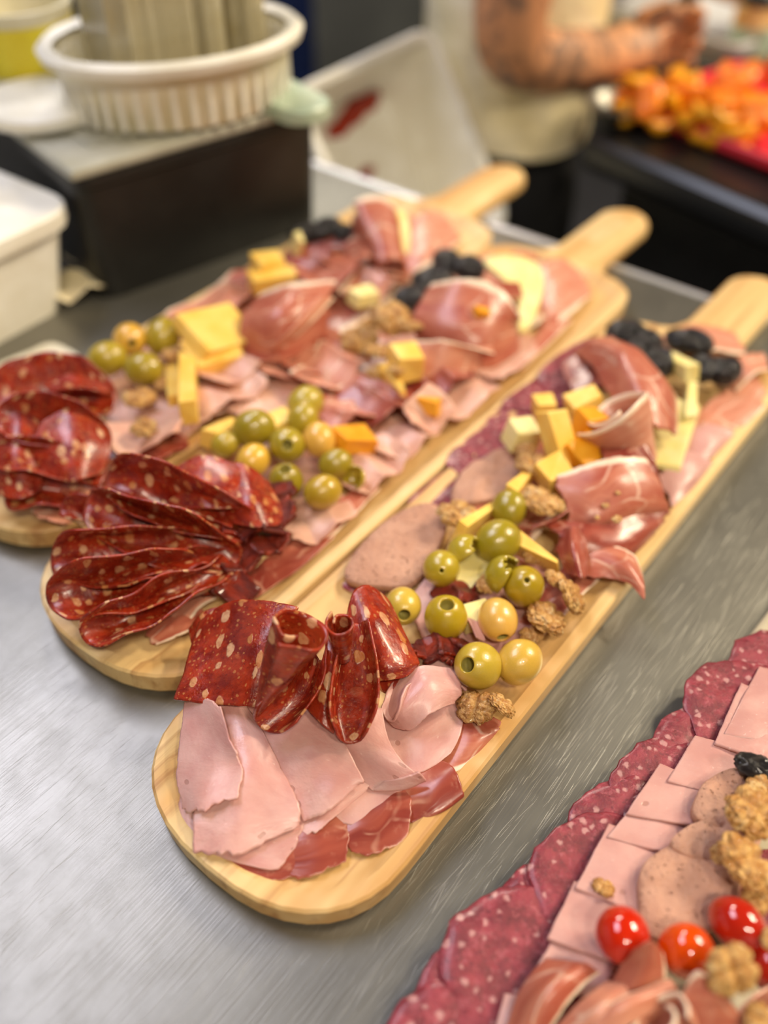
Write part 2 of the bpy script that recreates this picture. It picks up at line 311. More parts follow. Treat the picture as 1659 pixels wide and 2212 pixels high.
def sheet(name, label, cat, mat, rows, th=1.1, rnd=0.0, rag=0.06, rip=0.6, res=34, group=None):
    SEED[0] += 1; P = [[tuple(W(*p)) for p in r] for r in rows]
    pts = slice_pts(P, res, rnd, rag, SEED[0])
    if rip: nz(pts, rip/1000, 70, SEED[0])
    return tag(grid_object(name, pts, M[mat], th/1000), label, cat, group)
def ruffle(name, label, cat, mat, u, v, z, w, l, rot, n=2.0, amp=8, tilt=(0, 0), th=1.1, rnd=0.5, rag=0.12, res=34, group=None, over=0.7):
    """a slice pushed into n soft folds: w, l, amp in mm, rot in degrees in the worktop plane"""
    SEED[0] += 1; sd = SEED[0]; r = random.Random(sd); ph = r.uniform(0, 6.28)
    K = 13; P = np.empty((K, K, 3))
    for j in range(K):
        for i in range(K):
            s, t = i/(K-1), j/(K-1); a = 2*math.pi*n*s + ph + 1.1*math.sin(2.5*t + ph)
            P[j, i] = ((s - .5)*w + over*amp*math.sin(2*a)*0.35, (t - .5)*l, amp*(0.5 + 0.5*math.sin(a))*(1 - 0.35*t) + 2.5*noise.noise(Vector((s*2, t*2, sd))))
    pts = slice_pts(P/1000, res, rnd, rag, sd)
    Mx = Euler((math.radians(tilt[0]), math.radians(tilt[1]), 0)).to_matrix(); Mx = Matrix.Rotation(math.radians(rot), 3, 'Z') @ Mx
    pts = pts @ np.array(Mx).T + np.array(W(u, v, z))
    nz(pts, 0.0006, 80, sd)
    return tag(grid_object(name, pts, M[mat], th/1000), label, cat, group)
def taco(name, label, cat, mat, A, B, up=(0, 0, 1), roll=0, open_=28, bend=4, curl=0, tipopen=10, th=1.0, wide=1.0, res=36, group=None, rag=0.03):
    """a round slice folded along the line from A (back) to B (front); A, B = (u, v, z)"""
    SEED[0] += 1; sd = SEED[0]
    a, b = W(*A), W(*B); ax = b - a; R = ax.length/2; ax.normalize(); c = (a + b)/2
    upv = Vector(up); upv -= ax*upv.dot(ax); upv.normalize(); upv = Matrix.Rotation(math.radians(roll), 3, ax) @ upv; side = ax.cross(upv)
    ss = np.linspace(-1, 1, res); S, Tt = np.meshgrid(ss, ss); X, Y = S*np.sqrt(1 - Tt**2/2), Tt*np.sqrt(1 - S**2/2)
    pts = np.empty((res, res, 3)); rc = bend/1000; asym = random.Random(sd*7).uniform(-9, 9)
    for j in range(res):
        for i in range(res):
            x, y = X[j, i], Y[j, i]*wide; sg = 1 if y >= 0 else -1; al = math.radians(90 - (open_ + tipopen*x + sg*asym)); l = abs(y)*R
            l0 = rc*al
            if l <= l0: th_ = l/rc; sd_, up_ = rc*math.sin(th_), rc*(1 - math.cos(th_))
            else:
                sd_, up_ = rc*math.sin(al), rc*(1 - math.cos(al)); m = 8; dl = (l - l0)/m; an = al
                for q in range(m):
                    an = al - curl*((q + .5)*dl)/R; sd_ += math.cos(an)*dl; up_ += math.sin(an)*dl
            wv = 0.10*R*noise.noise(Vector((x*2.0 + sd*3.1, y*2.0, sd*0.7)))
            p = c + ax*(x*R) + side*(sg*sd_ + wv) + upv*(up_ + wv)
            pts[j, i] = p
    return tag(grid_object(name, pts, M[mat], th/1000), label, cat, group)
def roll(name, label, cat, mat, A, B, r0, r1, turns=1.4, th=1.2, open0=0.0, start=0.0, group=None, wob=0.10):
    """a slice rolled into a loose tube or cone from A to B; radii in mm; B is the open rim"""
    SEED[0] += 1; sd = SEED[0]; a, b = W(*A), W(*B); ax = b - a; d = ax.normalized()
    e1 = d.cross(Vector((0, 0, 1))); e1 = Vector((1, 0, 0)) if e1.length < 0.05 else e1.normalized(); e2 = e1.cross(d)
    ns, nt = 26, 60; pts = np.empty((nt, ns, 3))
    for j in range(nt):
        f = j/(nt-1); an = start + f*turns*2*math.pi
        for i in range(ns):
            s = i/(ns-1); r = (r0 + (r1 - r0)*s)/1000*(0.45 + 0.55*f**0.8)*(1 + wob*noise.noise(Vector((math.cos(an)*1.2, math.sin(an)*1.2, s*2 + sd))))
            e = 1 + 0.06*noise.noise(Vector((an*0.8, sd, 0)))
            pts[j, i] = a + ax*(s*e) + e1*(math.cos(an)*r) + e2*(math.sin(an)*r)
    return tag(grid_object(name, pts, M[mat], th/1000, swap=True), label, cat, group)

# ------------------------------------------------------------------ round and lumpy things
def lathe(prof, n=32):   # prof [(r, z)] -> verts, faces
    v, f = [], []
    for r, z in prof:
        for i in range(n): a = 2*math.pi*i/n; v.append((r*math.cos(a), r*math.sin(a), z))
    for j in range(len(prof) - 1):
        for i in range(n): f.append((j*n + i, j*n + (i+1) % n, (j+1)*n + (i+1) % n, (j+1)*n + i))
    return v, f
OLIVE = {}
def olive_mesh(hole, both=True):
    """unit olive standing on its pit axis (z), with the drilled hole at the top"""
    key = (hole, both)
    if key in OLIVE: return OLIVE[key]
    def half(h):
        if h <= 0: return [(math.sin(a)*0.93, math.cos(a)*1.06) for a in np.linspace(0.02, math.pi/2, 12)]
        a0 = math.asin(h/0.93); p = [(0.01, 0.35), (h*0.85, 0.4), (h*0.92, 0.75), (h*0.94, math.cos(a0)*1.06 - 0.10), (h*1.02, math.cos(a0)*1.06 - 0.01)]
        return p + [(math.sin(a)*0.93, math.cos(a)*1.06) for a in np.linspace(a0 + 0.06, math.pi/2, 12)]
    top = half(hole); bot = half(0.1 if both else 0); prof = top + [(r, -z) for r, z in reversed(bot[:-1])]
    v, f = lathe(prof, 36); v = [Vector(p)*(1 + 0.025*noise.noise(Vector(p)*1.3 + Vector((hole*9, 0, 0)))) for p in v]
    me = mesh('olive', v, f); me.materials.append(M['olive']); me.materials.append(M['olive_in'])
    if hole > 0:
        for p in me.polygons:
            if p.index < 36*3: p.material_index = 1
    OLIVE[key] = me; return me
def olive(label, u, v, z, rpx, col, axis=(0, 0, 1), hole=0.3, group='olives', name='green_olive'):
    rm = rpx*mpp(u, v, z)*1000; z = min(z, 18 + rm + 0.4*max(0, z - 18 - rm))      # rest on the slices below
    o = link(name, olive_mesh(hole), None); r = rpx*mpp(u, v, z); o.location = W(u, v, z); o.scale = (r*1.02,)*3
    o.rotation_euler = Vector(axis).to_track_quat('Z', 'Y').to_euler(); cc = lin(col); o.color = (cc[0]*1.5, cc[1]*1.2, cc[2]*0.85, 1)
    return tag(o, label, 'olive', group)
def torn_olive(label, u, v, z, rpx, col, rot):
    """a broken olive: a curved shell of flesh with a ragged rim"""
    SEED[0] += 1; sd = SEED[0]; r = rpx*mpp(u, v, z); n = 26; pts = np.empty((n, n, 3)); Mx = np.array(Euler(rot).to_matrix())
    for j in range(n):
        for i in range(n):
            a = (i/(n-1) - .5)*3.7; e = 0.28 + 0.25*noise.fractal(Vector((i*0.35, sd, 0)), 0.8, 2, 3); b = -1.35 + (j/(n-1))*(2.7 - e)
            pts[j, i] = Mx @ np.array((math.cos(b)*math.cos(a)*0.95, math.cos(b)*math.sin(a)*0.95, math.sin(b)))*r
    o = grid_object('torn_green_olive', pts + np.array(W(u, v, z)), M['olive'], r*0.16); cc = lin(col); o.color = (cc[0]*1.5, cc[1]*1.2, cc[2]*0.85, 1)
    return tag(o, label, 'olive', 'olives')
def ico(sub): 
    bm = bmesh.new(); bmesh.ops.create_icosphere(bm, subdivisions=sub, radius=1.0); return bm
WAL = []
def walnut_mesh(i):
    while len(WAL) <= i:
        kx = len(WAL); bm = ico(5); off = Vector((kx*3.3, kx*1.7, 0))
        for v in bm.verts:
            d = v.co.normalized(); x, y, z = d
            lobe = 1 - 0.42*math.exp(-(x/0.16)**2)*(0.4 + 0.6*max(z, 0)) - (0.25*math.exp(-((y - 0.15)/0.14)**2) if kx % 2 else 0.12*math.exp(-((y + .3)/0.12)**2))
            q = d*1.9 + off; q = q + 0.5*Vector((noise.noise(q*1.1), noise.noise(q*1.1 + Vector((5, 0, 0))), noise.noise(q*1.1 + Vector((0, 7, 0)))))
            rdg = min(abs(noise.noise(q*1.25))*3.0, 1.0)**0.55; rdg2 = min(abs(noise.noise(q*2.7 + off))*2.6, 1.0)**0.6
            r = lobe*(0.80 + 0.24*rdg + 0.09*rdg2)
            v.co = Vector((x*r*1.05, y*r*0.92, (z*0.52 if z > 0 else z*0.22)*r + 0.10*(abs(x) - 0.4)*r))
        me = bm_mesh('walnut', bm); me.materials.append(M['walnut']); WAL.append(me)
    return WAL[i]
def walnut(label, u, v, z, wpx, rot=(0, 0, 0), var=0, tint='e8d8b8', group='walnut kernels', sc=(1, 1, 1), name='walnut_kernel'):
    o = link(name, walnut_mesh(var), None); r = wpx/2*mpp(u, v, z)/1.08; o.location = W(u, v, z); o.scale = (r*sc[0], r*sc[1], r*sc[2])
    o.rotation_euler = tuple(math.radians(a) for a in rot); o.color = lin(tint)
    return tag(o, label, 'walnut', group)
PRU = []
def prune(label, u, v, z, wpx, rot=0, el=0.72, var=0, group='prunes', tilt=0, base=19):
    while len(PRU) < 3:
        kx = len(PRU); bm = ico(4)
        for p in bm.verts:
            d = p.co.normalized(); q = d*1.5 + Vector((kx*4.1, 0, 0)); w = 1 - abs(noise.noise(q*1.3))*1.7
            r = 0.94 + 0.24*w + 0.12*noise.noise(q*0.8) + 0.10*(0.5 - abs(noise.noise(q*3.1))); p.co = d*r
        me = bm_mesh('prune', bm); me.materials.append(M['prune']); PRU.append(me)
    rm = wpx/2*mpp(u, v, z)*1000*el*0.85; z = min(z, base + rm + 0.35*max(0, z - base - rm))
    o = link('prune', PRU[var % 3], None); r = wpx/2*mpp(u, v, z); o.location = W(u, v, z); o.scale = (r, r*el, r*el*0.85); o.rotation_euler = (0, math.radians(tilt), math.radians(rot))
    return tag(o, label, 'prune', group)
def tomato(label, u, v, z, rpx, el, rot, col, tilt=0):
    SEED[0] += 1; sd = SEED[0]; n = 24
    prof = [(math.sin(a)*(1 - 0.05*math.cos(2*a)), math.cos(a)*el - (0.10*math.exp(-(a/0.25)**2))) for a in np.linspace(0.01, math.pi - 0.01, n)]
    vv, f = lathe(prof, 40); me = mesh('cherry_tomato', vv, f); me.materials.append(M['tomato'])
    o = link('cherry_tomato', me); r = rpx*mpp(u, v, z); o.scale = (r, r, r); o.location = W(u, v, z); o.rotation_euler = (math.radians(90 - tilt), 0, math.radians(rot)); o.color = lin(col)
    return tag(o, label, 'tomato', 'cherry tomatoes')
def chunk(name, label, cat, mat, u, v, z, size, rot=(0, 0, 0), taper=(1, 1), jig=0.08, group=None, skew=0.0, bev=0.08):
    """an irregular cut block; size in mm (x, y, z), taper scales the far x end"""
    SEED[0] += 1; r = random.Random(SEED[0]); bm = bmesh.new(); bmesh.ops.create_cube(bm, size=1.0)
    for vv in bm.verts:
        if vv.co.x > 0: vv.co.y *= taper[0]; vv.co.z = -0.5 + (vv.co.z + 0.5)*taper[1]
        vv.co.x += skew*vv.co.z
        vv.co += Vector((r.uniform(-jig, jig), r.uniform(-jig, jig), r.uniform(-jig, jig)))
    bmesh.ops.scale(bm, vec=Vector(size)/1000, verts=bm.verts)
    bmesh.ops.bevel(bm, geom=list(bm.edges), offset=min(size)*bev/1000, segments=2, affect='EDGES', profile=0.6)
    o = link(name, bm_mesh(name, bm), M[mat], None, smooth=False); o.location = W(u, v, z); o.rotation_euler = tuple(math.radians(a) for a in rot)
    return tag(o, label, cat, group)
def slab(name, label, cat, mat, outline, z, th, group=None, jig=0.0, tilt=None, bev=0.8):
    """a flat slice cut to an outline of photo pixels [(u, v)] lying at height z (number or one per point)"""
    SEED[0] += 1; n = len(outline); zs = z if isinstance(z, (list, tuple)) else [z]*n
    P = np.array([tuple(W(u, v, zz)) for (u, v), zz in zip(outline, zs)]); P = np.concatenate([P, P[:1]])
    ts = np.linspace(0, 1, 6*n + 1)[:-1]; q = np.concatenate([P[-3:-1], P, P[1:3]]); x = ts*n; i = x.astype(int); f = (x - i)[:, None]
    a, b, c_, d = q[i+1], q[i+2], q[i+3], q[i+4]; C = 0.5*(2*b + (c_ - a)*f + (2*a - 5*b + 4*c_ - d)*f**2 + (3*b - 3*c_ + d - a)*f**3)
    cen = C.mean(0); m = len(C); e = bev/1000; rings = []
    for sc, dz in ((0.97, 0), (1.0, e), (1.0, th/1000 - e), (0.965, th/1000), (0.7, th/1000*1.06), (0.35, th/1000*1.1)):
        R = cen + (C - cen)*sc; R[:, 2] += dz; R += np.array([[0, 0, jig/1000*noise.noise(Vector(p)*120)] for p in R]) if jig else 0; rings.append(R)
    verts = np.concatenate(rings + [[cen + [0, 0, th/1000*1.1]]]); F = []
    for k_ in range(len(rings) - 1): F += [(k_*m + i, k_*m + (i+1) % m, (k_+1)*m + (i+1) % m, (k_+1)*m + i) for i in range(m)]
    t0 = (len(rings) - 1)*m; F += [(t0 + i, t0 + (i+1) % m, len(verts) - 1) for i in range(m)]; F.append(tuple(range(m - 1, -1, -1)))
    me = mesh(name, verts, F); l = me.uv_layers.new(name='metric'); l2 = me.uv_layers.new(name='unit')
    for lp in me.loops: p = verts[lp.vertex_index]; l.data[lp.index].uv = (p[0], p[1]); l2.data[lp.index].uv = (0.5, 0.3)
    bm = bmesh.new(); bm.from_mesh(me); bmesh.ops.recalc_face_normals(bm, faces=bm.faces); bm.to_mesh(me); bm.free()
    return tag(recenter(link(name, me, M[mat])), label, cat, group)

def round_slice(name, label, cat, mat, u, v, z, r, el=1.0, rot=0.0, th=2.0, group=None, jig=1.0, slope=(0, 0), wob=0.06, dome=1.0):
    """a round cut slice lying nearly flat, r in mm, slightly wavy at its edge"""
    SEED[0] += 1; sd = SEED[0]; c = W(u, v, z); n, m = 48, 9; V_, F = [], []; rz = math.radians(rot)
    def pt(a, f, top):
        rr_ = r/1000*f*(1 + wob*noise.fractal(Vector((math.cos(a)*1.6 + sd, math.sin(a)*1.6, sd)), 0.8, 2.0, 3)*f); x, y = rr_*math.cos(a), rr_*math.sin(a)*el
        X, Y = x*math.cos(rz) - y*math.sin(rz), x*math.sin(rz) + y*math.cos(rz)
        zz = slope[0]*X + slope[1]*Y + jig/1000*noise.noise(Vector((X*60 + sd, Y*60, 0)))
        return (c.x + X, c.y + Y, c.z + zz + (th/1000*(1 - 0.5*max(0, f - 0.93)/0.07) if top else th/1000*0.5*max(0, f - 0.93)/0.07*0.8))
    fs_ = [1.0, 0.985, 0.96, 0.85, 0.7, 0.5, 0.3, 0.1]
    for top in (True, False):
        for f in (fs_ if top else fs_[1:]): V_ += [pt(2*math.pi*i/n, f, top) for i in range(n)]
    nt = len(fs_)
    for k_ in range(nt - 1): F += [(k_*n + i, k_*n + (i+1) % n, (k_+1)*n + (i+1) % n, (k_+1)*n + i) for i in range(n)]
    F.append(tuple((nt-1)*n + i for i in range(n)))
    F += [(i, nt*n + i, nt*n + (i+1) % n, (i+1) % n) for i in range(n)]
    for k_ in range(nt, 2*nt - 2): F += [(k_*n + i, (k_+1)*n + i, (k_+1)*n + (i+1) % n, k_*n + (i+1) % n) for i in range(n)]
    F.append(tuple((2*nt-2)*n + n - 1 - i for i in range(n)))
    me = mesh(name, V_, F); l = me.uv_layers.new(name='metric'); l2 = me.uv_layers.new(name='unit')
    for lp in me.loops: p = V_[lp.vertex_index]; l.data[lp.index].uv = (p[0], p[1]); l2.data[lp.index].uv = (0.5, 0.3)
    bm = bmesh.new(); bm.from_mesh(me); bmesh.ops.recalc_face_normals(bm, faces=bm.faces); bm.to_mesh(me); bm.free()
    return tag(recenter(link(name, me, M[mat])), label, cat, group)

# ------------------------------------------------------------------ the setting
def quad_slab(name, c, s, mat): return tag(box(name, c, s, M[mat], bevel=0.0), kind='structure')
quad_slab('floor', (0.1, 0.9, -0.025), (5.2, 5.4, 0.05), 'floor')
quad_slab('ceiling', (0.1, 0.9, 2.625), (5.2, 5.4, 0.05), 'ceil')
quad_slab('wall_left', (-2.45, 0.9, 1.3), (0.1, 5.4, 2.6), 'palewall')
quad_slab('wall_right', (2.65, 0.9, 1.3), (0.1, 5.4, 2.6), 'sidewall')
quad_slab('wall_back', (0.1, 3.55, 1.3), (5.0, 0.1, 2.6), 'greywall')
quad_slab('wall_front', (0.1, -1.75, 1.3), (5.0, 0.1, 2.6), 'palewall')
# worktop: its far edge runs square to the boards, 63.4 cm along
tbl = empty('steel_worktable', AB(-20, 20, -950), A52)
tag(tbl, 'long stainless steel worktable with scratched top carrying all the boards', 'table')
def tpart(name, a0, a1, b0, b1, z0, z1, mat, bevel=0.0015):
    o = box(name, ((a0 + a1)/200 + 0.20, (b0 + b1)/200 - 0.20, T + (z0 + z1)/2000), ((a1 - a0)/100, (b1 - b0)/100, (z1 - z0)/1000), M[mat], tbl, 0, bevel); return o
tpart('tabletop', -60, 63.4, -60, 110, -40, 0, 'steel')
tpart('edge_lip', 63.0, 64.4, -60, 110, -40.2, -0.1, 'lip', 0.005)
for a in (-55, 58):
    for b in (-55, 105): tpart('leg', a - 2, a + 2, b - 2, b + 2, -950, -40, 'steel')

# ------------------------------------------------------------------ the wooden boards
def offset_out(L0, L1, hw, cap, shoulder, inset, n=18):
    """outline of a board body in its own frame: x along from L0 to L1, rounded front cap and rounded shoulders"""
    p = []; hw2 = hw - inset; x0, x1 = L0 + inset, L1 - inset; cf = max(cap - inset, 0.004); cb = max(shoulder - inset, 0.003)
    for i in range(n + 1):
        a = math.pi/2 + math.pi*i/n; p.append((x0 + cf + cf*math.copysign(abs(math.cos(a))**0.9, math.cos(a)), hw2*math.copysign(abs(math.sin(a))**0.82, math.sin(a))))
    for i in range(n + 1):
        a = -math.pi/2 + math.pi*i/n; p.append((x1 - cb + cb*math.copysign(abs(math.cos(a))**0.8, math.cos(a)), hw2*math.copysign(abs(math.sin(a))**0.62, math.sin(a))))
    return p
def board(label, a0, b0, La, hw=6.2, Lh=11.0, rz=0, cap=5.0, sh=3.4, hwid=2.1, thick=16):
    root = empty('serving_board', AB(a0, b0, 0), A52 + math.radians(rz)); tag(root, label, 'board', 'paddle boards laid side by side')
    L1 = La/100; h = thick/1000; rings = [(0.004, 0.0), (0.0006, 0.0035), (0.0, h - 0.0012), (0.0012, h), (0.0065, h), (0.011, h - 0.0032), (0.017, h - 0.0042)]
    v, f = [], []; m = None
    for ins, z in rings:
        o = offset_out(0, L1, hw/100, cap/100, sh/100, ins); m = len(o); v += [(x, y, z) for x, y in o]
    for k_ in range(len(rings) - 1): f += [(k_*m + i, k_*m + (i+1) % m, (k_+1)*m + (i+1) % m, (k_+1)*m + i) for i in range(m)]
    f.append(tuple(range(m - 1, -1, -1))); f.append(tuple((len(rings) - 1)*m + i for i in range(m)))
    bm = bmesh.new(); me = mesh('board_body', v, f); bm.from_mesh(me); bmesh.ops.recalc_face_normals(bm, faces=bm.faces); bm.to_mesh(me); bm.free()
    o = link('board_body', me, M['wood'], root); md = o.modifiers.new('edges', 'EDGE_SPLIT'); md.split_angle = math.radians(35)
    # handle: a rounded paddle growing out of the body
    w = hwid/100; x0 = L1 - 0.003; x1 = L1 + Lh/100; out = []
    out += [(x0, -w*1.75), (L1 + 0.004, -w*1.3), (L1 + 0.018, -w*1.02)]
    for i in range(15): a = -math.pi/2 + math.pi*i/14; out.append((x1 - w*1.05 + w*1.05*math.cos(a), w*math.sin(a)))
    out += [(L1 + 0.018, w*1.02), (L1 + 0.004, w*1.3), (x0, w*1.75)]
    n = len(out); cen = (sum(x for x, y in out)/n, 0); v, f = [], []
    for ins, z in ((0.004, 0.0), (0.0005, 0.003), (0, 0.006), (0, h - 0.006), (0.0012, h - 0.0025), (0.004, h - 0.0006)):
        for x, y in out:
            yy = y - math.copysign(min(ins, abs(y)), y); xx = x - (ins if x > x1 - w else 0); v.append((xx, yy, z))
    for k_ in range(5): f += [(k_*n + i, k_*n + (i+1) % n, (k_+1)*n + (i+1) % n, (k_+1)*n + i) for i in range(n)]
    f.append(tuple(range(n - 1, -1, -1))); f.append(tuple(5*n + i for i in range(n)))
    bm = bmesh.new(); me = mesh('handle', v, f); bm.from_mesh(me); bmesh.ops.recalc_face_normals(bm, faces=bm.faces); bm.to_mesh(me); bm.free()
    o = link('handle', me, M['wood'], root); md = o.modifiers.new('edges', 'EDGE_SPLIT'); md.split_angle = math.radians(45)
    return root
board('pale wooden paddle board nearest the camera, red salami fans at its rounded front end', 8.7, 15.75, 47.0)
board('middle of the three parallel wooden paddle boards, handle pointing away', 12.6, 28.5, 47.0)
board('farthest left of the three wooden paddle boards, beside the black container', 14.8, 41.1, 46.0)
# the larger flat board in the right foreground: a greyish rectangular plank under its meats
r4 = empty('serving_plank', AB(4, -8, 0), math.radians(48)); tag(r4, 'large greyish wooden plank in right foreground, nearly covered by crimson salami', 'board')
bm = bmesh.new(); box_bm(bm, (0, 0, 0.005), (0.46, 0.172, 0.010), None, 0.003); o = link('board_body', bm_mesh('board_body', bm), M['greywood'], r4, False)
o.location = (0.17, 0.049, 0)

# ------------------------------------------------------------------ front board: cured ham under the cooked ham
G = 'cured ham slices under the cooked ham'
def cs(label, rows, mat='cured_dark', **k): return sheet('cured_ham_slice', label, 'cured ham', mat, rows, group=k.pop('group', G), **{**dict(rnd=0.25, rag=0.10, rip=1.0), **k})
cs('glossy red cured ham slice at the very front left of the nearest board', [[(430,1740,14),(540,1740,15),(660,1740,15)],[(425,1810,13.5),(540,1850,15),(660,1830,15)],[(440,1850,13),(545,1900,13.5),(655,1900,13)]])
cs('red cured ham slice with branching white veins at the front tip of nearest board', [[(610,1740,15),(690,1720,16),(765,1710,16)],[(615,1820,15),(690,1800,17),(760,1790,15.5)],[(610,1902,13),(690,1895,14),(752,1865,14)]])
cs('red cured ham slice right of the veined one, torn square corner on bare wood', [[(730,1740,15),(820,1690,16),(890,1660,16)],[(740,1800,15),(820,1760,17),(890,1730,17)],[(748,1850,13.5),(830,1845,14),(892,1808,16)]])
cs('red cured ham slice with curled right edge lying on the rim of nearest board', [[(840,1720,16),(900,1670,17),(955,1640,17)],[(870,1745,15),(930,1710,19),(985,1660,21)],[(885,1778,14),(950,1750,17),(1003,1712,19)],[(905,1760,14),(955,1752,15),(996,1722,15)]], rag=0.05)
cs('pinkish cured ham scrap beside the walnut at the right rim', [[(985,1520,16),(1040,1540,17),(1090,1560,16)],[(960,1600,15),(1020,1600,18),(1075,1580,16)],[(950,1690,14),(1000,1660,15),(1050,1610,15)]], mat='cured')
# cooked ham
G = 'cooked ham slices at the front of the nearest board'
def hs(label, rows, **k): return sheet('ham_slice', label, 'ham', k.pop('mat', 'ham'), rows, group=k.pop('group', G), **{**dict(rnd=0.3, rag=0.05, rip=1.4, res=44), **k})
hs('pale pink ham slice lowest at left, its rounded edge over the cured ham', [[(420,1640,15),(520,1640,18),(640,1640,18)],[(385,1720,15),(500,1740,19),(660,1730,18)],[(405,1815,15),(500,1830,17),(660,1800,17)],[(450,1850,15),(590,1880,15),(650,1830,15)]], rnd=0.6)
hs('large pink ham slice with a smooth ridge fold, torn lower corner', [[(450,1520,24),(500,1500,29),(545,1540,25)],[(440,1620,22),(520,1600,30),(600,1640,25)],[(420,1740,21),(530,1720,26),(650,1745,22)],[(415,1842,18),(510,1850,19),(645,1790,19)]], rnd=0.05, rag=0.07)
hs('pink ham flap folded over at far left with a jagged torn edge', [[(398,1510,24),(440,1505,32),(478,1520,36)],[(388,1600,22),(450,1590,28),(505,1610,34)],[(380,1680,19),(450,1680,26),(525,1650,31)],[(395,1760,17),(435,1760,24),(518,1725,28)]], rnd=0.0, rag=0.10)
hs('pale ham slice peeping out below the second folded slice', [[(600,1640,18),(700,1600,19),(800,1620,18)],[(620,1740,18),(710,1720,20),(800,1690,19)],[(640,1830,15),(700,1790,18),(790,1710,18)]], rag=0.1)
hs('broad flat pink ham slice in the middle under the looped salami, square corner', [[(520,1510,22),(600,1500,30),(690,1510,30)],[(560,1580,23),(640,1570,29),(735,1590,29)],[(610,1680,21),(690,1660,26),(785,1680,25)],[(655,1775,19),(720,1750,22),(780,1690,23)]], rnd=0.0, rag=0.03)
hs('glistening ham slice with a rounded lower edge beneath the rolled tip', [[(690,1650,17),(780,1620,19),(860,1630,17)],[(690,1720,17),(790,1690,18),(875,1680,17)],[(700,1785,15),(790,1785,16),(872,1745,16)]], rnd=0.7)
hs('folded ham slice whose tip rolls into a small tube above the cured ham', [[(690,1530,27),(770,1520,33),(825,1530,31)],[(720,1590,25),(790,1580,31),(840,1600,30)],[(760,1650,22),(815,1640,28),(870,1645,28)],[(800,1705,19),(870,1705,20),(920,1685,23)],[(810,1690,20),(870,1680,25),(905,1668,28)]], rnd=0.0, rag=0.03)
hs('flat round ham slice at right next to the walnut, clean rounded edge', [[(815,1520,18),(900,1490,20),(985,1490,18)],[(830,1590,18),(910,1570,20),(1000,1560,18)],[(850,1680,17),(910,1670,18),(990,1640,17)]], rnd=0.75, rag=0.02)
hs('ham slice folded into a pleat just below the front olives', [[(835,1490,26),(880,1450,32),(920,1435,34),(980,1440,29)],[(830,1540,24),(865,1530,31),(930,1480,35),(1000,1490,27)],[(850,1570,21),(890,1575,24),(930,1545,30),(985,1520,24)]], rnd=0.2, rag=0.06)
taco('ham_slice', 'small ham curl standing between salami and pleated ham', 'ham', 'ham', (900,1470,26), (845,1560,26), roll=25, open_=20, bend=3, group=G, wide=0.8)
hs('ragged pale ham scrap under the front green olive', [[(900,1430,22),(960,1420,24),(1000,1440,22)],[(930,1470,22),(985,1480,24),(1010,1500,21)]], rag=0.12)
# red salami fan
G = 'red salami slices folded into fans'
def ss(label, rows, **k): return sheet('red_salami_slice', label, 'salami', 'chorizo', rows, group=G, **{**dict(rnd=0.2, rag=0.02, rip=0.8, th=1.0, res=44), **k})
def st(label, A, B, **k): return taco('red_salami_slice', label, 'salami', 'chorizo', A, B, group=G, **k)
ss('small red salami slice behind the broad left one, near the second board', [[(405,1360,27),(445,1320,33),(520,1302,36)],[(420,1410,28),(460,1380,34),(530,1360,37)]])
ss('broad red salami slice draped at left of the fan, pale flecks, pointed left corner', [[(428,1345,31),(490,1302,42),(570,1296,54),(650,1312,58)],[(412,1400,31),(480,1375,40),(560,1355,52),(620,1360,54)],[(395,1460,30),(465,1445,37),(545,1440,46),(590,1440,46)],[(372,1512,27),(440,1522,31),(520,1526,36),(562,1530,36)]], rnd=0.06)
ss('red salami slice looping under the scroll and over the pink ham', [[(690,1350,60),(625,1450,56),(550,1530,50)],[(680,1400,46),(622,1490,42),(548,1555,38)],[(690,1425,41),(650,1515,37),(570,1578,33)],[(702,1420,46),(684,1500,42),(602,1584,35)],[(706,1380,58),(697,1470,51),(640,1560,42)]], rnd=0.05)
roll('red_salami_slice', 'red salami slice curling into a deep scroll at the middle of the fan', 'salami', 'chorizo', (552,1545,38), (640,1352,82), 1.2, 15, 1.1, th=1.0, group=G, start=0.4, wob=0.28)
ss('narrow red salami slice left of the downward tongue, lower edge on the ham', [[(712,1360,54),(728,1370,52),(745,1380,50)],[(690,1450,47),(710,1470,49),(728,1480,43)],[(662,1532,37),(690,1560,39),(722,1592,35)]], rnd=0.1)
ss('red salami slice folded into a tongue pointing straight down over the ham', [[(752,1335,62),(722,1440,55),(712,1530,48),(728,1588,40)],[(758,1340,52),(734,1450,44),(724,1540,38),(740,1602,34)],[(772,1345,50),(766,1450,42),(762,1540,36),(757,1607,33)],[(787,1340,53),(804,1450,44),(802,1530,38),(778,1600,34)],[(795,1330,63),(816,1440,55),(816,1520,48),(792,1582,40)]], rnd=0.06)
roll('red_salami_slice', 'narrow red salami curl standing upright at the top of the fan', 'salami', 'chorizo', (742,1420,48), (737,1345,76), 3.5, 6.5, 1.15, th=0.9, group=G)
ss('broad red salami slice draped at right of the fan beside the olives', [[(745,1330,44),(765,1275,48),(800,1265,47),(840,1290,41)],[(770,1380,44),(800,1340,48),(840,1340,44),(880,1380,38)],[(790,1440,37),(830,1430,42),(870,1430,40),(905,1430,34)],[(810,1475,32),(840,1470,36),(880,1460,35),(900,1440,31)]], rnd=0.25)
ss('small red salami tip tucked under the right draped slice', [[(810,1440,30),(850,1430,33),(890,1430,31)],[(815,1480,27),(850,1490,29),(885,1460,28)],[(830,1500,26),(860,1495,27),(880,1470,27)]], rnd=0.4)
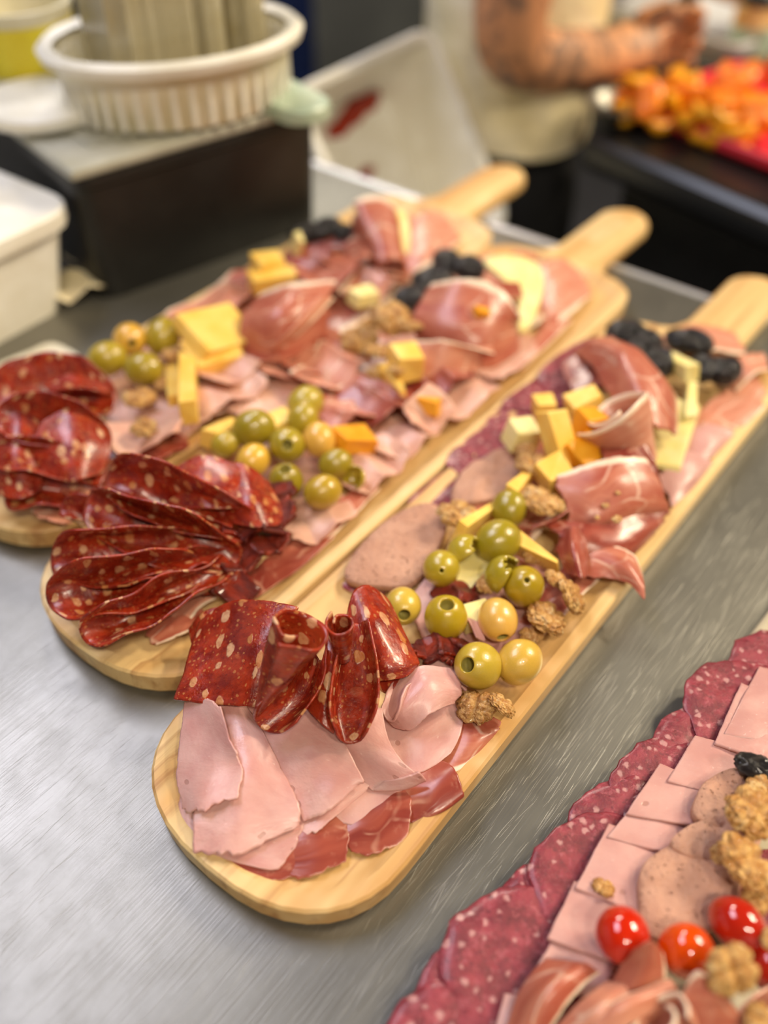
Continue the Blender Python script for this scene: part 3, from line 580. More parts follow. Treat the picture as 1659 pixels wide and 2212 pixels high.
# crimson salami and liver slices along the left rim
G = 'crimson salami slices along the left rim of nearest board'
def sal(label, ol, z, th=1.6): return slab('crimson_salami_slice', label, 'salami', 'salami', ol, z, th, group=G, jig=0.8, bev=0.4)
sal('crimson salami slice peeping from under the smooth liver slice', [(725,1260),(745,1215),(850,1130),(940,1110),(900,1200),(820,1290)], 13)
sal('crimson salami slice between the two liver slices at the left rim', [(880,1090),(960,1020),(1060,960),(1100,1000),(1040,1080),(940,1110)], 13)
sal('crimson salami slice left of the crumbly liver slice', [(960,1000),(1040,930),(1120,920),(1110,990),(1040,1040)], 14.5)
sal('crimson salami slice beside the pale cheese cube at left rim', [(1030,950),(1070,890),(1150,840),(1190,880),(1140,960),(1080,980)], 14.5)
sal('crimson salami slice behind the yellow cheese at the left rim', [(1085,880),(1140,830),(1220,780),(1260,820),(1200,890)], 16)
sal('farthest crimson salami slice near the drooping cured ham fold', [(1160,820),(1210,765),(1290,730),(1310,790),(1240,850)], 17)
G = 'liver slices on the nearest board'
slab('liver_slice', 'smooth brown-pink liver slice at left of the green olives', 'liver slice', 'pate', [(748,1262),(775,1195),(850,1125),(925,1098),(965,1130),(945,1200),(905,1262),(850,1280)], 16, 5, group=G)
slab('liver_slice', 'crumbly brown liver slice behind the left walnut', 'liver slice', 'pate', [(975,1085),(1000,1030),(1060,990),(1120,975),(1130,1020),(1090,1075),(1020,1100)], 17, 5, group=G, jig=3)
# bedding under the nuts and olives
G = 'cured ham slices under the cooked ham'
hs('pink ham slice under the olive cluster', [[(870,1300,17),(980,1180,18),(1100,1080,17)],[(930,1420,17),(1040,1330,19),(1160,1180,17)],[(1000,1480,15),(1110,1400,17),(1240,1260,16)]], rnd=0.1, group='cooked ham slices at the front of the nearest board')
hs('white-edged ham strip showing between the two pale front olives', [[(985,1330,24),(1010,1340,30),(1030,1380,28)],[(1000,1330,22),(1030,1345,27),(1050,1390,24)]], group='cooked ham slices at the front of the nearest board')
cs('cured ham slice under the walnuts at the right rim', [[(1080,1390,16),(1160,1290,18),(1250,1180,17)],[(1130,1430,15),(1220,1330,16),(1310,1240,15)]], mat='cured')
cs('dark cured ham slice under the walnuts and cheese in the middle', [[(960,1180,17),(1060,1030,19),(1150,900,18)],[(1120,1220,17),(1200,1120,18),(1290,1000,18)]], mat='cured')
# olives
up = (0, 0.1, 1)
olive('pale green olive next to the salami, hole facing down to the camera', 870, 1309, 33, 43, 'b3a74e', (0.05, -0.85, 0.35), 0.30)
olive('bright green olive with its round hole facing up, beside the salami', 963, 1334, 33, 50, '9d9320', (0.0, -0.10, 1), 0.30)
olive('green olive with a small star-shaped cut, above the bright one', 953, 1228, 36, 43, '98922c', (-0.05, -0.85, 0.75), 0.10)
olive('largest dark green olive, whole, at the top middle of cluster', 1076, 1170, 40, 50, '86831f', (0.9, 0.5, 0.1), 0.12)
olive('farthest dark green olive beside the slim cheese wedge', 1100, 1099, 38, 41, '838020', (0.3, 0.9, 0.3), 0.12)
olive('green olive with a puckered pit mark, right of the torn olive', 1131, 1267, 36, 47, '8f8418', (0.0, -0.45, 0.95), 0.12)
olive('yellowish olive with its hole turned down, centre of the cluster', 1075, 1338, 33, 46, 'c3a860', (0.15, -0.95, -0.12), 0.28)
olive('nearest green olive, large dark hole facing left', 1033, 1438, 30, 54, 'a59c3e', (-0.55, -0.5, 0.75), 0.30)
olive('pale tan olive behind the nearest olive, at the right rim', 1122, 1430, 28, 50, 'b6a250', (0.7, 0.6, 0.2), 0.12)
torn_olive('torn piece of green olive beside the largest olive', 1005, 1195, 32, 40, '959030', (0.5, -0.6, 2.2))
torn_olive('torn piece of green olive hugging the puckered olive', 1090, 1243, 33, 42, '8d8a28', (0.2, -0.3, 2.6))
# dried tomatoes
G = 'sun-dried tomato pieces'
def dt(label, u, v, z, w, l, rot, n=1.5, amp=7, **k): return ruffle('sun_dried_tomato', label, 'dried tomato', 'dried', u, v, z, w, l, rot, n, amp, th=k.pop('th', 2.6), rnd=0.8, rag=0.25, group=G, **k)
dt('glossy orange-red dried tomato between salami and front olives', 938, 1405, 25, 22, 15, 20)
dt('dark red dried tomato scrap left of the nearest olive', 985, 1415, 22, 16, 18, 60)
dt('dried tomato lying behind the bright green olive', 985, 1290, 22, 28, 16, 10)
# walnuts
walnut('dark walnut kernel alone at the front beside the flat ham', 1030, 1528, 23, 88, (15, -15, -20), 0, 'c0a070')
walnut('curled pale walnut piece leaning on the front dark walnut', 1083, 1525, 26, 70, (20, 30, 60), 1, 'ead9b4', sc=(0.8, 1.1, 1))
walnut('walnut kernel at left touching both liver slices', 985, 1112, 30, 90, (0, 10, 30), 1)
walnut('large walnut kernel at the right rim behind the tan olive', 1178, 1338, 26, 105, (20, 20, 70), 2, 'd8c090')
walnut('upright walnut half leaning on the cured ham at the right rim', 1232, 1290, 28, 95, (30, 45, 40), 3, 'ecd8ac')
walnut('small walnut crumb under the large rim walnut', 1148, 1372, 22, 52, (0, 0, 10), 3)
walnut('small walnut piece between olives in the middle of the cluster', 1052, 1262, 28, 52, (10, 0, 50), 2)
walnut('walnut piece right of the puckered olive', 1200, 1252, 30, 55, (0, 30, 0), 0, 'f0deb0')
walnut('walnut piece behind the farthest dark olive', 1165, 1085, 34, 95, (15, 0, 120), 2)
walnut('walnut piece with a white nick beside the cured ham fold', 1195, 1088, 33, 62, (0, 20, 20), 1, 'f4e4bc')
walnut('walnut crumb below the yellow cheese blocks', 1150, 1005, 34, 75, (0, 0, 0), 3)
walnut('walnut crumb in front of the cheese blocks', 1135, 975, 32, 50, (0, 0, 80), 0)
walnut('small walnut crumb right of the torn olives', 1150, 1200, 30, 46, (20, 0, 30), 1)
# cheese
G = 'cheese pieces on the nearest board'
def ch(label, u, v, z, size, rot, mat='cheese', **k): return chunk('cheese_piece', label, 'cheese', mat, u, v, z, size, rot, group=k.pop('group', G), **k)
ch('slim cheese wedge standing behind the torn olive', 1035, 1125, 30, (40, 6, 14), (10, 15, 52), taper=(0.6, 0.9), mat='cheese')
ch('thin cheese sliver right behind the farthest olive', 1125, 1045, 33, (26, 7, 10), (0, 10, 60), taper=(0.5, 0.8))
ch('pale cheese wedge under the green olives', 1020, 1235, 23, (22, 16, 9), (0, -10, 40), 'cheese_pale')
ch('triangular cheese piece right of the largest olive', 1160, 1195, 30, (26, 8, 16), (20, 0, -40), taper=(0.4, 0.7))
ch('small pale cheese bit beside the yellowish olive', 1030, 1330, 24, (16, 12, 8), (0, 0, 20), 'cheese_pale')
ch('big upright yellow cheese block in the middle of the nearest board', 1205, 945, 42, (16, 12, 34), (-38, 10, 40), taper=(0.9, 0.95), jig=0.05)
ch('white cheese cube at the left of the big yellow block', 1128, 938, 32, (16, 14, 14), (0, 10, 20), 'cheese_pale')
ch('orange cheese cube in the shade of the rolled cured ham', 1258, 985, 34, (18, 18, 16), (20, 0, 35), 'cheese_orange')
ch('yellow cheese cube on top at the back of the cheese heap', 1258, 868, 40, (20, 14, 9), (0, -10, 20))
ch('yellow cheese block at the front of the cheese heap', 1195, 1025, 33, (18, 16, 14), (10, 0, 30))
ch('small yellow cheese cube left behind the big block', 1175, 880, 34, (12, 12, 12), (0, 0, 10))
ch('deep yellow cheese block behind the rolled cured ham', 1270, 925, 38, (14, 14, 20), (0, 10, 30), 'cheese_orange')
# cured ham folds in the middle and far half
G = 'cured ham folds on the nearest board'
def pf(label, rows, mat='cured', **k): return sheet('cured_ham_slice', label, 'cured ham', mat, rows, group=G, **{**dict(rnd=0.12, rag=0.07, rip=1.2, res=40), **k})
pf('broad cured ham fold with a white fat top edge, middle of the right rim', [[(1185,1150,22),(1290,1160,24),(1380,1130,22),(1455,1110,18)],[(1220,1120,30),(1300,1110,34),(1380,1090,33),(1448,1095,24)],[(1200,1060,36),(1290,1050,42),(1370,1030,42),(1430,1050,34)],[(1200,1030,38),(1270,1000,44),(1340,985,46),(1400,985,42)]], rnd=0.04)
pf('cured ham slice below the broad fold, ragged edge near the walnuts', [[(1180,1190,20),(1280,1220,20),(1350,1210,18),(1420,1150,16)],[(1200,1160,27),(1290,1170,28),(1370,1160,25),(1440,1120,20)],[(1160,1130,26),(1250,1120,30),(1350,1110,30),(1450,1090,22)]], mat='cured_dark', rag=0.12)
pf('cured ham tip sticking out over the right rim with a torn end', [[(1220,1250,20),(1290,1250,21),(1350,1260,21),(1395,1298,20)],[(1250,1200,22),(1310,1205,26),(1360,1230,26),(1392,1270,22)],[(1270,1170,22),(1330,1180,25),(1370,1200,24),(1390,1250,21)]], rag=0.09, mat='cured')
pf('narrow dark cured ham fold standing behind the upright walnut', [[(1215,1140,24),(1205,1190,26),(1225,1240,26)],[(1235,1135,34),(1240,1190,36),(1255,1250,32)],[(1262,1140,27),(1270,1190,28),(1265,1250,26)]], mat='cured_dark')
pf('long cured ham strip running in front of the cheese to the walnuts', [[(1130,1150,24),(1190,1130,26),(1250,1080,28)],[(1150,1140,30),(1210,1115,33),(1265,1060,36)],[(1180,1130,26),(1225,1105,30),(1262,1045,34)]], mat='cured_dark')
roll('cured_ham_slice', 'cured ham slice rolled into an open cone beside the cheese', 'cured ham', 'cured_pink', (1390,1000,28), (1322,885,55), 9, 24, 1.25, group=G, start=2.2)
pf('cured ham slice trailing down from the rolled cone to the rim', [[(1290,950,40),(1300,990,42),(1330,1000,42)],[(1360,900,50),(1380,960,46),(1400,1010,40)],[(1400,960,44),(1420,1010,40),(1440,1080,28)]], mat='cured_dark')
pf('large cured ham slice arching behind the rolled cone with pale rim', [[(1235,760,30),(1270,790,36),(1310,850,40),(1330,900,36)],[(1270,735,42),(1330,760,52),(1380,830,54),(1400,920,44)],[(1310,725,44),(1380,760,52),(1440,840,48),(1445,940,38)],[(1325,735,36),(1400,780,42),(1460,860,38),(1462,945,30)]], mat='cured', rnd=0.05)
pf('cured ham fold with a thin white line at the left rim near the prunes', [[(1210,790,26),(1250,750,32),(1290,730,34)],[(1230,840,26),(1280,800,32),(1320,770,38)],[(1260,850,28),(1290,840,33),(1325,800,40)]], mat='cured_dark')
# far end: pale ham, cheese, prunes
pf('flat cured ham slice at the far right end of the nearest board', [[(1480,920,15),(1540,860,17),(1620,800,17)],[(1500,950,15),(1580,900,17),(1650,830,16)],[(1560,960,14),(1620,920,15),(1665,870,15)]], mat='cured_pink')
hs('pale pink ham square near the far right rim', [[(1460,960,18),(1490,925,21),(1530,915,20)],[(1480,1000,17),(1530,960,20),(1582,930,18)],[(1490,1020,16),(1540,985,17),(1585,940,16)]], group='pale ham squares at the far rim', mat='ham2', rnd=0.0)
hs('pale pink ham slice sliding under the cured ham at right rim', [[(1410,1040,19),(1450,1000,23),(1480,970,22)],[(1440,1070,17),(1490,1030,20),(1530,990,18)],[(1450,1100,16),(1500,1050,16),(1540,1000,16)]], group='pale ham squares at the far rim', mat='ham2', rnd=0.05)
ch('pale yellow cheese slice lying behind the arching cured ham', 1452, 935, 22, (62, 22, 5), (0, 0, 68), 'cheese_pale')
ch('thin pale cheese strip right of the arching cured ham', 1492, 868, 25, (40, 6, 8), (0, 0, 75), 'cheese_pale')
ch('pale cheese wedge between the prunes', 1463, 790, 30, (34, 9, 10), (0, 15, 110), 'cheese_pale', group='cheese pieces on the nearest board')
pf('cured ham scrap behind the prunes at the foot of the handle', [[(1420,730,18),(1500,700,22),(1590,720,20)],[(1450,770,18),(1530,760,22),(1620,770,18)]], mat='cured_pink')
pf('cured ham crumple at the shoulder of the nearest board', [[(1560,800,18),(1600,770,26),(1650,760,22)],[(1590,850,18),(1630,810,24),(1665,800,20)]], mat='cured_pink')
G = 'prunes on the nearest board'
prune('prune at the left end of the near prune group', 1352, 722, 42, 82, 20, 0.8, 0, G)
prune('prune below the leftmost one, resting on cured ham', 1372, 762, 42, 80, 60, 0.8, 1, G)
prune('shiny prune in the middle, against the cheese wedge', 1418, 780, 38, 78, 110, 0.8, 2, G)
prune('prune tucked between the two left ones and the handle', 1392, 738, 38, 74, -30, 0.8, 0, G)
prune('low prune under the left pair beside the curved cured ham', 1330, 752, 34, 56, 80, 0.85, 2, G)
prune('single oval prune nearest the handle', 1490, 738, 36, 92, -20, 0.62, 1, G)
prune('prune at the right, touching the far rim side', 1565, 800, 33, 70, 30, 0.85, 2, G)
prune('prune just left of the rightmost one', 1520, 795, 34, 76, 80, 0.75, 0, G)
for q, (u, v, z, w_) in enumerate(((1308,1092,40,16), (1332,1122,40,24), (1290,1118,38,13), (1335,1065,43,13))):
    walnut(('small pale nut crumb at the top left of the broad cured ham fold', 'largest pale nut crumb on the broad cured ham fold', 'tiny pale nut crumb at the left on the broad cured ham fold', 'tiny pale nut crumb below the white fat edge')[q], u, v, z, w_, (0, 0, 40*q), q, 'fff4dc', 'nut crumbs on the cured ham', name='walnut_crumb')

# flat slices bedding the two farther boards
def bed(name, label, cat, mat, a, b, c, d, z=14):
    m = lambda p, q: ((p[0]+q[0])/2, (p[1]+q[1])/2)
    row = lambda p, q: [(p[0], p[1], z), (*m(p, q), z + 1.5), (q[0], q[1], z)]
    return sheet(name, label, cat, M and mat, [row(a, b), row(m(a, d), m(b, c)), row(d, c)], rnd=0.25, rag=0.05, rip=1.5, group='flat slices bedding the farther boards')
bed('ham_slice', 'flat pale ham bedding under the middle olives', 'ham', 'ham3', (450,970), (640,820), (840,950), (660,1120))
bed('cured_ham_slice', 'flat cured ham bedding under the middle walnuts', 'cured ham', 'cured_pink', (620,850), (800,695), (1000,820), (830,970), 15)
bed('ham_slice', 'flat ham bedding under the white-arced cured ham of middle board', 'ham', 'ham3', (780,720), (960,575), (1180,690), (1000,840))
bed('cured_ham_slice', 'flat cured ham bedding under the prunes of middle board', 'cured ham', 'cured_pink', (940,600), (1060,540), (1250,630), (1150,720), 15)
bed('ham_slice', 'flat ham bedding under the far left olives', 'ham', 'ham3', (160,840), (340,695), (530,830), (330,1000))
bed('cured_ham_slice', 'flat cured ham bedding under the cheese slab of far left board', 'cured ham', 'cured_pink', (340,710), (520,595), (720,730), (530,850), 15)
bed('cured_ham_slice', 'flat cured ham bedding under the mound of far left board', 'cured ham', 'cured', (510,610), (700,500), (890,620), (720,745))
bed('cured_ham_slice', 'flat cured ham bedding under the far prunes', 'cured ham', 'cured_pink', (690,510), (850,440), (990,520), (880,630), 15)

# ------------------------------------------------------------------ middle board
G = 'red salami slices folded into fans'
st('red salami loop at the lowest left of the middle fan, pointed tip', (440,1225,30), (100,1290,34), roll=-48, open_=22, bend=8, tipopen=8, wide=0.72)
st('red salami slice hanging lowest over the front rim of the middle board', (500,1225,30), (180,1385,27), roll=-30, open_=14, bend=5, wide=0.55)
st('red salami slice folded wide at the left edge of the middle fan', (440,1190,32), (108,1205,36), roll=-42, open_=22, bend=9, wide=0.7)
st('large red salami slice folded like a boat, dark hollow, centre of the middle fan', (520,1200,34), (190,1080,46), roll=-52, open_=20, bend=9, tipopen=-4, wide=0.66)
st('small red salami tip at the upper left of the middle fan', (400,1150,30), (130,1105,34), roll=-25, open_=20, bend=5, wide=0.5)
st('red salami slice curled over on top of the middle fan', (560,1140,38), (230,1030,52), roll=-45, open_=24, bend=8, wide=0.62)
st('narrow red salami fold between two hollow loops of the middle fan', (500,1215,28), (230,1265,33), roll=-20, open_=10, bend=4, wide=0.55)
ss('flat red salami slice facing up at the back of the middle fan', [[(330,1040,44),(430,985,54),(530,1000,52)],[(320,1070,42),(440,1040,54),(560,1050,48)],[(360,1110,40),(460,1100,50),(570,1110,42)]], rnd=0.7)
ss('red salami slice with orange flecks right of the flat one', [[(440,1010,44),(520,1000,52),(590,1040,42)],[(450,1080,42),(540,1080,50),(610,1100,38)],[(480,1140,38),(560,1140,44),(620,1140,36)]], rnd=0.7)
ss('red salami slice leaning in front of the flat ones on the middle board', [[(300,1060,42),(380,1050,49),(460,1090,46)],[(330,1100,38),(420,1110,46),(520,1150,40)]], rnd=0.5)
G = 'sun-dried tomato pieces'
dt('large dark dried tomato at the back right of the middle fan', 560, 1130, 34, 40, 30, 30, 2, 10)
dt('dark dried tomato below the large one, right of the middle fan', 545, 1195, 28, 40, 24, 40, 2, 8)
dt('orange-brown dried tomato in front of the middle fan', 480, 1270, 24, 36, 22, -20, 1.5, 9)
dt('blackish dried tomato flap under the middle olives', 590, 1065, 34, 32, 14, -10, 1.5, 6)
G = 'cured ham slices around the middle fan'
cs('cured ham corner lying on bare wood at the front of middle board', [[(310,1370,16),(370,1320,20),(440,1310,18)],[(330,1400,15),(400,1370,18),(460,1350,16)]], mat='cured', group=G)
cs('white-streaked cured ham under the front dried tomato', [[(360,1330,20),(400,1270,24),(450,1240,24)],[(400,1360,17),(440,1310,20),(520,1280,18)]], mat='cured_pink', group=G)
cs('cured ham strip along the right rim of middle board, near the dried tomatoes', [[(480,1290,16),(580,1200,19),(660,1140,18)],[(530,1310,15),(640,1235,16),(740,1150,15)]], mat='cured_dark', group=G)
cs('cured ham strip along the right rim below the middle olives', [[(620,1180,17),(700,1110,20),(780,1040,18)],[(690,1190,15),(770,1110,16),(830,1050,15)]], mat='cured', group=G)
G = 'cooked ham slices on the middle board'
def hm(label, *a, **k): return ruffle('ham_slice', label, 'ham', 'ham3', *a, group=G, **k)
hm('pale ham fold under the front olives of the middle board', 690, 1120, 18, 45, 30, 45, n=1.5, amp=6)
hm('pale ham ruffle right of the middle olives', 800, 1010, 18, 50, 34, 50, n=2, amp=7)
hm('pale ham ruffle along the right rim of middle board', 880, 940, 18, 55, 32, 52, n=2, amp=7)
hm('smooth pink ham slice standing behind the ham ruffles', 920, 890, 26, 36, 26, 60, n=1, amp=9, tilt=(35, 0))
hm('pale ham slice at the rim, right of the smooth one', 1000, 860, 18, 55, 30, 52, n=1.5, amp=5)
hm('pale ham slice near the far right rim of middle board', 1090, 780, 18, 60, 30, 52, n=1, amp=5)
hm('pinkish ham slice lying left of the middle olives', 590, 870, 18, 60, 40, 52, n=1, amp=4)
G = 'cured ham ruffles on the middle board'
RC = [0]
def cm(label, *a, mat='cured', **k): return ruffle('cured_ham_slice', label, 'cured ham', mat, *a, group=G, **{**dict(n=1.5, amp=12), **k})
cm('cured ham ruffle behind the middle olives', 760, 880, 22, 60, 42, 40)
cm('dark cured ham ruffle below the middle walnuts', 830, 870, 22, 55, 40, 30, mat='cured_dark')
cm('cured ham ruffle with white seams left of the middle walnuts', 720, 800, 24, 55, 42, 60, mat='cured_pink')
cm('cured ham ruffle left rim of middle board, beside the far board', 690, 770, 20, 60, 36, 55)
cm('cured ham ruffle in front of the middle cheese cube', 930, 830, 22, 60, 40, 45, mat='cured_dark')
cm('orange-tinted cured ham slice right of the olives', 720, 910, 22, 34, 26, 30, mat='cured_pink', n=1, amp=6)
sheet('cured_ham_slice', 'large cured ham fold with a white arc edge, far half of middle board', 'cured ham', 'cured', [[(900,740,26),(960,790,24),(1050,800,22),(1130,760,20)],[(890,680,40),(960,700,44),(1050,720,42),(1120,700,32)],[(930,610,50),(1000,600,60),(1080,620,56),(1130,690,40)]], rnd=0.1, group=G)
sheet('cured_ham_slice', 'cured ham slice with a curling white rim right of the middle walnuts', 'cured ham', 'cured_pink', [[(890,830,22),(960,840,22),(1050,800,20)],[(880,770,34),(960,770,38),(1060,750,34)],[(890,735,40),(970,735,46),(1080,770,32)]], rnd=0.1, group=G)
sheet('cured_ham_slice', 'dark cured ham slice folded behind the white arc', 'cured ham', 'cured_dark', [[(1000,640,40),(1050,610,46),(1120,610,36)],[(1040,680,34),(1090,650,42),(1140,640,32)]], group=G)
sheet('cured_ham_slice', 'cured ham slice lying toward the right shoulder of middle board', 'cured ham', 'cured', [[(1090,800,16),(1150,730,20),(1190,680,20)],[(1130,800,15),(1190,740,17),(1240,690,16)]], group=G)
sheet('cured_ham_slice', 'flat glossy cured ham at the far end of middle board', 'cured ham', 'cured_pink', [[(1150,590,18),(1180,560,22),(1220,555,20)],[(1160,650,17),(1210,620,21),(1270,610,17)],[(1170,730,16),(1220,690,18),(1280,640,15)]], rnd=0.2, group=G)
sheet('cured_ham_slice', 'small cured ham tip beside the handle of middle board', 'cured ham', 'cured', [[(1070,575,22),(1110,545,26),(1150,545,24)],[(1090,590,20),(1130,570,24),(1170,570,20)]], group=G)
G = 'cheese pieces on the middle board'
slab('cheese_piece', 'large pale cheese slice arching near the middle handle', 'cheese', 'cheese_pale', [(1045,570),(1110,560),(1160,580),(1172,630),(1150,700),(1120,725),(1118,660),(1085,610)], [34,34,32,30,28,26,30,36], 4, group=G)
ch('yellow cheese cube among the middle walnuts', 875, 782, 40, (18, 18, 18), (0, 10, 25), group=G)
ch('yellow cheese wedge below the middle cheese cube', 850, 822, 32, (26, 10, 9), (0, 10, -60), taper=(0.4, 0.8), group=G)
ch('orange cheese piece right of the middle olives', 765, 950, 28, (24, 16, 10), (0, 20, 30), 'cheese_orange', group=G)
ch('yellow cheese chip behind the middle olives', 600, 915, 30, (20, 14, 10), (0, 0, 40), group=G)
ch('pale yellow cheese wedge left of the middle olives', 480, 935, 28, (24, 14, 12), (0, 10, 60), taper=(0.5, 0.8), group=G)
ch('orange cheese piece half hidden in cured ham, middle board', 930, 870, 28, (18, 14, 10), (0, 20, 70), 'cheese_orange', group=G)
ch('orange cheese crumb on the arched cured ham', 1040, 675, 50, (10, 8, 5), (0, 20, 10), 'cheese_orange', group=G)
olive('dark green olive at the back left of the middle olives', 548, 925, 40, 44, '837f20', (0.9, 0.2, 0.1), 0.12, group='olives')
olive('green olive with its hole turned to the camera, middle board', 620, 962, 40, 42, '8f8a26', (0.1, -0.7, 0.6), 0.28)
olive('small yellow olive above the middle fan', 547, 995, 37, 38, 'c0a646', (0.5, 0.8, 0.1), 0.12)
olive('dark green olive with a round hole on top, front of the middle olives', 618, 1040, 35, 40, '827d1a', (0.0, -0.1, 1), 0.32)
olive('shiny olive-yellow olive nearest the rim of middle board', 697, 1063, 33, 40, '9c8c2c', (0.9, 0.4, 0.1), 0.12)
olive('yellow-tan olive at the right of the middle olives', 690, 950, 40, 38, 'c4a658', (0.2, -0.8, -0.4), 0.2)
olive('dark green olive half behind the yellow-tan one', 725, 1003, 33, 36, '868022', (0.8, 0.2, 0.2), 0.12)
olive('green olive second from the back, middle board', 655, 908, 42, 37, '96902c', (0.2, 0.3, 0.9), 0.12)
olive('farthest pale green olive of the middle board', 660, 872, 36, 40, '9a963a', (0.7, 0.7, 0.2), 0.12)
olive('green olive peeping out at the left of the middle olives', 487, 960, 34, 30, '9a9434', (0.8, 0.2, 0.2), 0.12)
torn_olive('olive scrap at the right end of the middle olives', 763, 1032, 26, 26, '97912f', (0.3, 0.4, 1.0))
G = 'walnuts on the middle board'
walnut('large walnut kernel on top of the middle walnut heap', 845, 690, 44, 100, (25, 10, 40), 0, 'd8c088', G)
walnut('walnut kernel at the right of the middle walnut heap', 880, 712, 40, 75, (0, 30, 110), 2, 'd0b070', G)
walnut('walnut kernel at the left of the middle walnut heap', 775, 735, 34, 85, (10, 0, 20), 1, 'dcc890', G)
walnut('walnut piece in front of the middle walnut heap', 815, 762, 34, 75, (0, 20, 70), 3, 'd4ba80', G)
walnut('walnut piece touching the middle cheese cube', 855, 800, 42, 45, (0, 20, 70), 1, 'ecdcb0', G)
walnut('small walnut crumb below the middle cheese cube', 815, 805, 32, 50, (0, 0, 30), 2, 'e8d4a0', G)
G = 'prunes on the middle board'
prune('prune nearest the cured ham arc on the middle board', 890, 645, 36, 80, 50, 0.75, 0, G)
prune('prune in the middle of the middle board row', 935, 605, 38, 80, 20, 0.75, 1, G)
prune('upper prune of the middle board row', 965, 565, 38, 66, 120, 0.8, 2, G)
prune('prune at the right end of the middle board row', 1010, 578, 38, 72, -20, 0.75, 1, G)

# ------------------------------------------------------------------ far left board
G = 'red salami slices folded into fans'
for (lab, A, B, kw) in (
    ('red salami slice wrapping the top of the far left fan', (250,880,30), (-30,840,44), dict(roll=-20, open_=45, bend=12, wide=0.75)),
    ('big red salami fold with a curved rim at the centre of the far left fan', (240,960,34), (-10,900,50), dict(roll=-30, open_=30, bend=10, wide=0.7)),
    ('red salami fold below the big one, far left fan', (230,1020,30), (-20,985,40), dict(roll=-25, open_=24, bend=8, wide=0.65)),
    ('lowest red salami slice of the far left fan at the rim', (220,1060,24), (10,1080,26), dict(roll=-15, open_=30, bend=8, wide=0.6))):
    st(lab, A, B, **kw)
ss('flat flecked red salami slice facing the camera, far left fan', [[(80,900,52),(160,880,54),(230,900,44)],[(70,970,44),(160,960,48),(240,970,38)],[(90,1040,34),(160,1040,38),(230,1030,30)]], rnd=0.6)
ss('red salami slice at the left frame edge, far left fan', [[(-40,880,46),(30,870,52),(90,900,46)],[(-40,980,40),(30,970,46),(90,990,40)],[(-20,1080,28),(40,1080,32),(100,1070,28)]], rnd=0.5)
ss('purple-tinged red salami slice at the back of the far left fan', [[(80,815,40),(150,800,46),(220,815,40)],[(100,850,44),(180,840,50),(250,860,40)]], rnd=0.6)
G = 'cured ham slices on the far left board'
def cf(label, *a, mat='cured', **k): return ruffle('cured_ham_slice', label, 'cured ham', mat, *a, group=G, **{**dict(n=1.5, amp=12), **k})
cf('white-fat cured ham fold at the front rim of the far left board', 160, 1080, 18, 45, 26, 60, mat='cured_pink', amp=9)
cf('cured ham strip beside the second fan on the far left board', 235, 1040, 20, 50, 26, 40, amp=9)
cf('cured ham under the ham cup of the far left board', 300, 980, 18, 60, 40, 50, amp=6, mat='cured_dark')
sheet('cured_ham_slice', 'large cured ham mound in the middle of the far left board', 'cured ham', 'cured', [[(510,760,26),(600,790,26),(720,730,24)],[(520,690,44),(610,680,54),(710,660,46)],[(560,630,46),(630,610,56),(740,600,46)]], rnd=0.3, group=G)
sheet('cured_ham_slice', 'cured ham fold with a white stripe over the mound', 'cured ham', 'cured_pink', [[(580,770,30),(630,740,36),(680,690,40)],[(600,740,44),(640,700,52),(690,640,54)],[(640,730,40),(680,690,46),(730,640,46)]], rnd=0.2, group=G)
cf('cured ham ruffle between the two boards, far left side', 640, 780, 20, 60, 36, 55, mat='cured_pink')
cf('cured ham ruffle behind the mound', 700, 600, 28, 55, 40, 30)
cf('dark cured ham ruffle near the far prunes', 690, 550, 30, 55, 36, 50, mat='cured_dark')
cf('cured ham ruffle right of the far cheese cubes', 770, 560, 30, 55, 40, 20)
cf('pale cured ham ruffle at the right rim of the far left board', 810, 620, 22, 60, 36, 55, mat='cured_pink')
cf('cured ham ruffle near the second row of prunes', 840, 590, 24, 50, 34, 40, mat='cured_pink')
roll('cured_ham_slice', 'cured ham rolled into a loose tube at the far end of the far left board', 'cured ham', 'cured', (840,590,28), (800,470,46), 14, 22, 1.2, group=G, start=1.0)
sheet('cured_ham_slice', 'flat pink cured ham by the handle of the far left board', 'cured ham', 'cured_pink', [[(870,500,20),(910,460,26),(960,460,22)],[(880,560,19),(930,520,23),(990,500,18)],[(880,600,17),(950,560,18),(1000,520,16)]], rnd=0.2, group=G)
cf('cured ham ruffle along the left rim of the far left board', 470, 660, 22, 80, 36, 50, mat='cured_pink', amp=7)
cf('cured ham ruffle at the left rim behind the cheese slab', 540, 610, 22, 60, 30, 50, amp=8)
G = 'cooked ham slices on the far left board'
hm('ham cup with a curled rim beside the far left fan', 320, 945, 26, 50, 34, 20, n=1, amp=12)
hm('pale ham fold right of the long cheese wedge', 500, 800, 24, 45, 36, 50, n=1.5, amp=10)
hm('pale ham fold below the long cheese wedge', 490, 850, 22, 50, 34, 40, n=1.5, amp=8)
hm('pale ham slice under the far cheese wedges', 410, 880, 18, 70, 45, 52, n=1.5, amp=5)
G = 'cheese pieces on the far left board'
ch('long yellow cheese wedge pointing to the camera', 408, 835, 34, (74, 10, 15), (0, 10, 100), taper=(1.0, 1.0), group=G, jig=0.04)
ch('yellow cheese slice lying left of the long wedge', 378, 835, 28, (50, 10, 12), (0, 8, 105), taper=(0.8, 0.8), group=G)
ch('broad yellow cheese slab behind the long wedge', 470, 715, 38, (44, 36, 10), (18, 12, 45), group=G, jig=0.06)
ch('second yellow cheese slab in front of the broad one', 460, 760, 32, (34, 26, 9), (15, 0, 30), group=G)
ch('yellow cheese cube farthest on the far left board', 578, 575, 38, (20, 18, 16), (0, 10, 30), group=G)
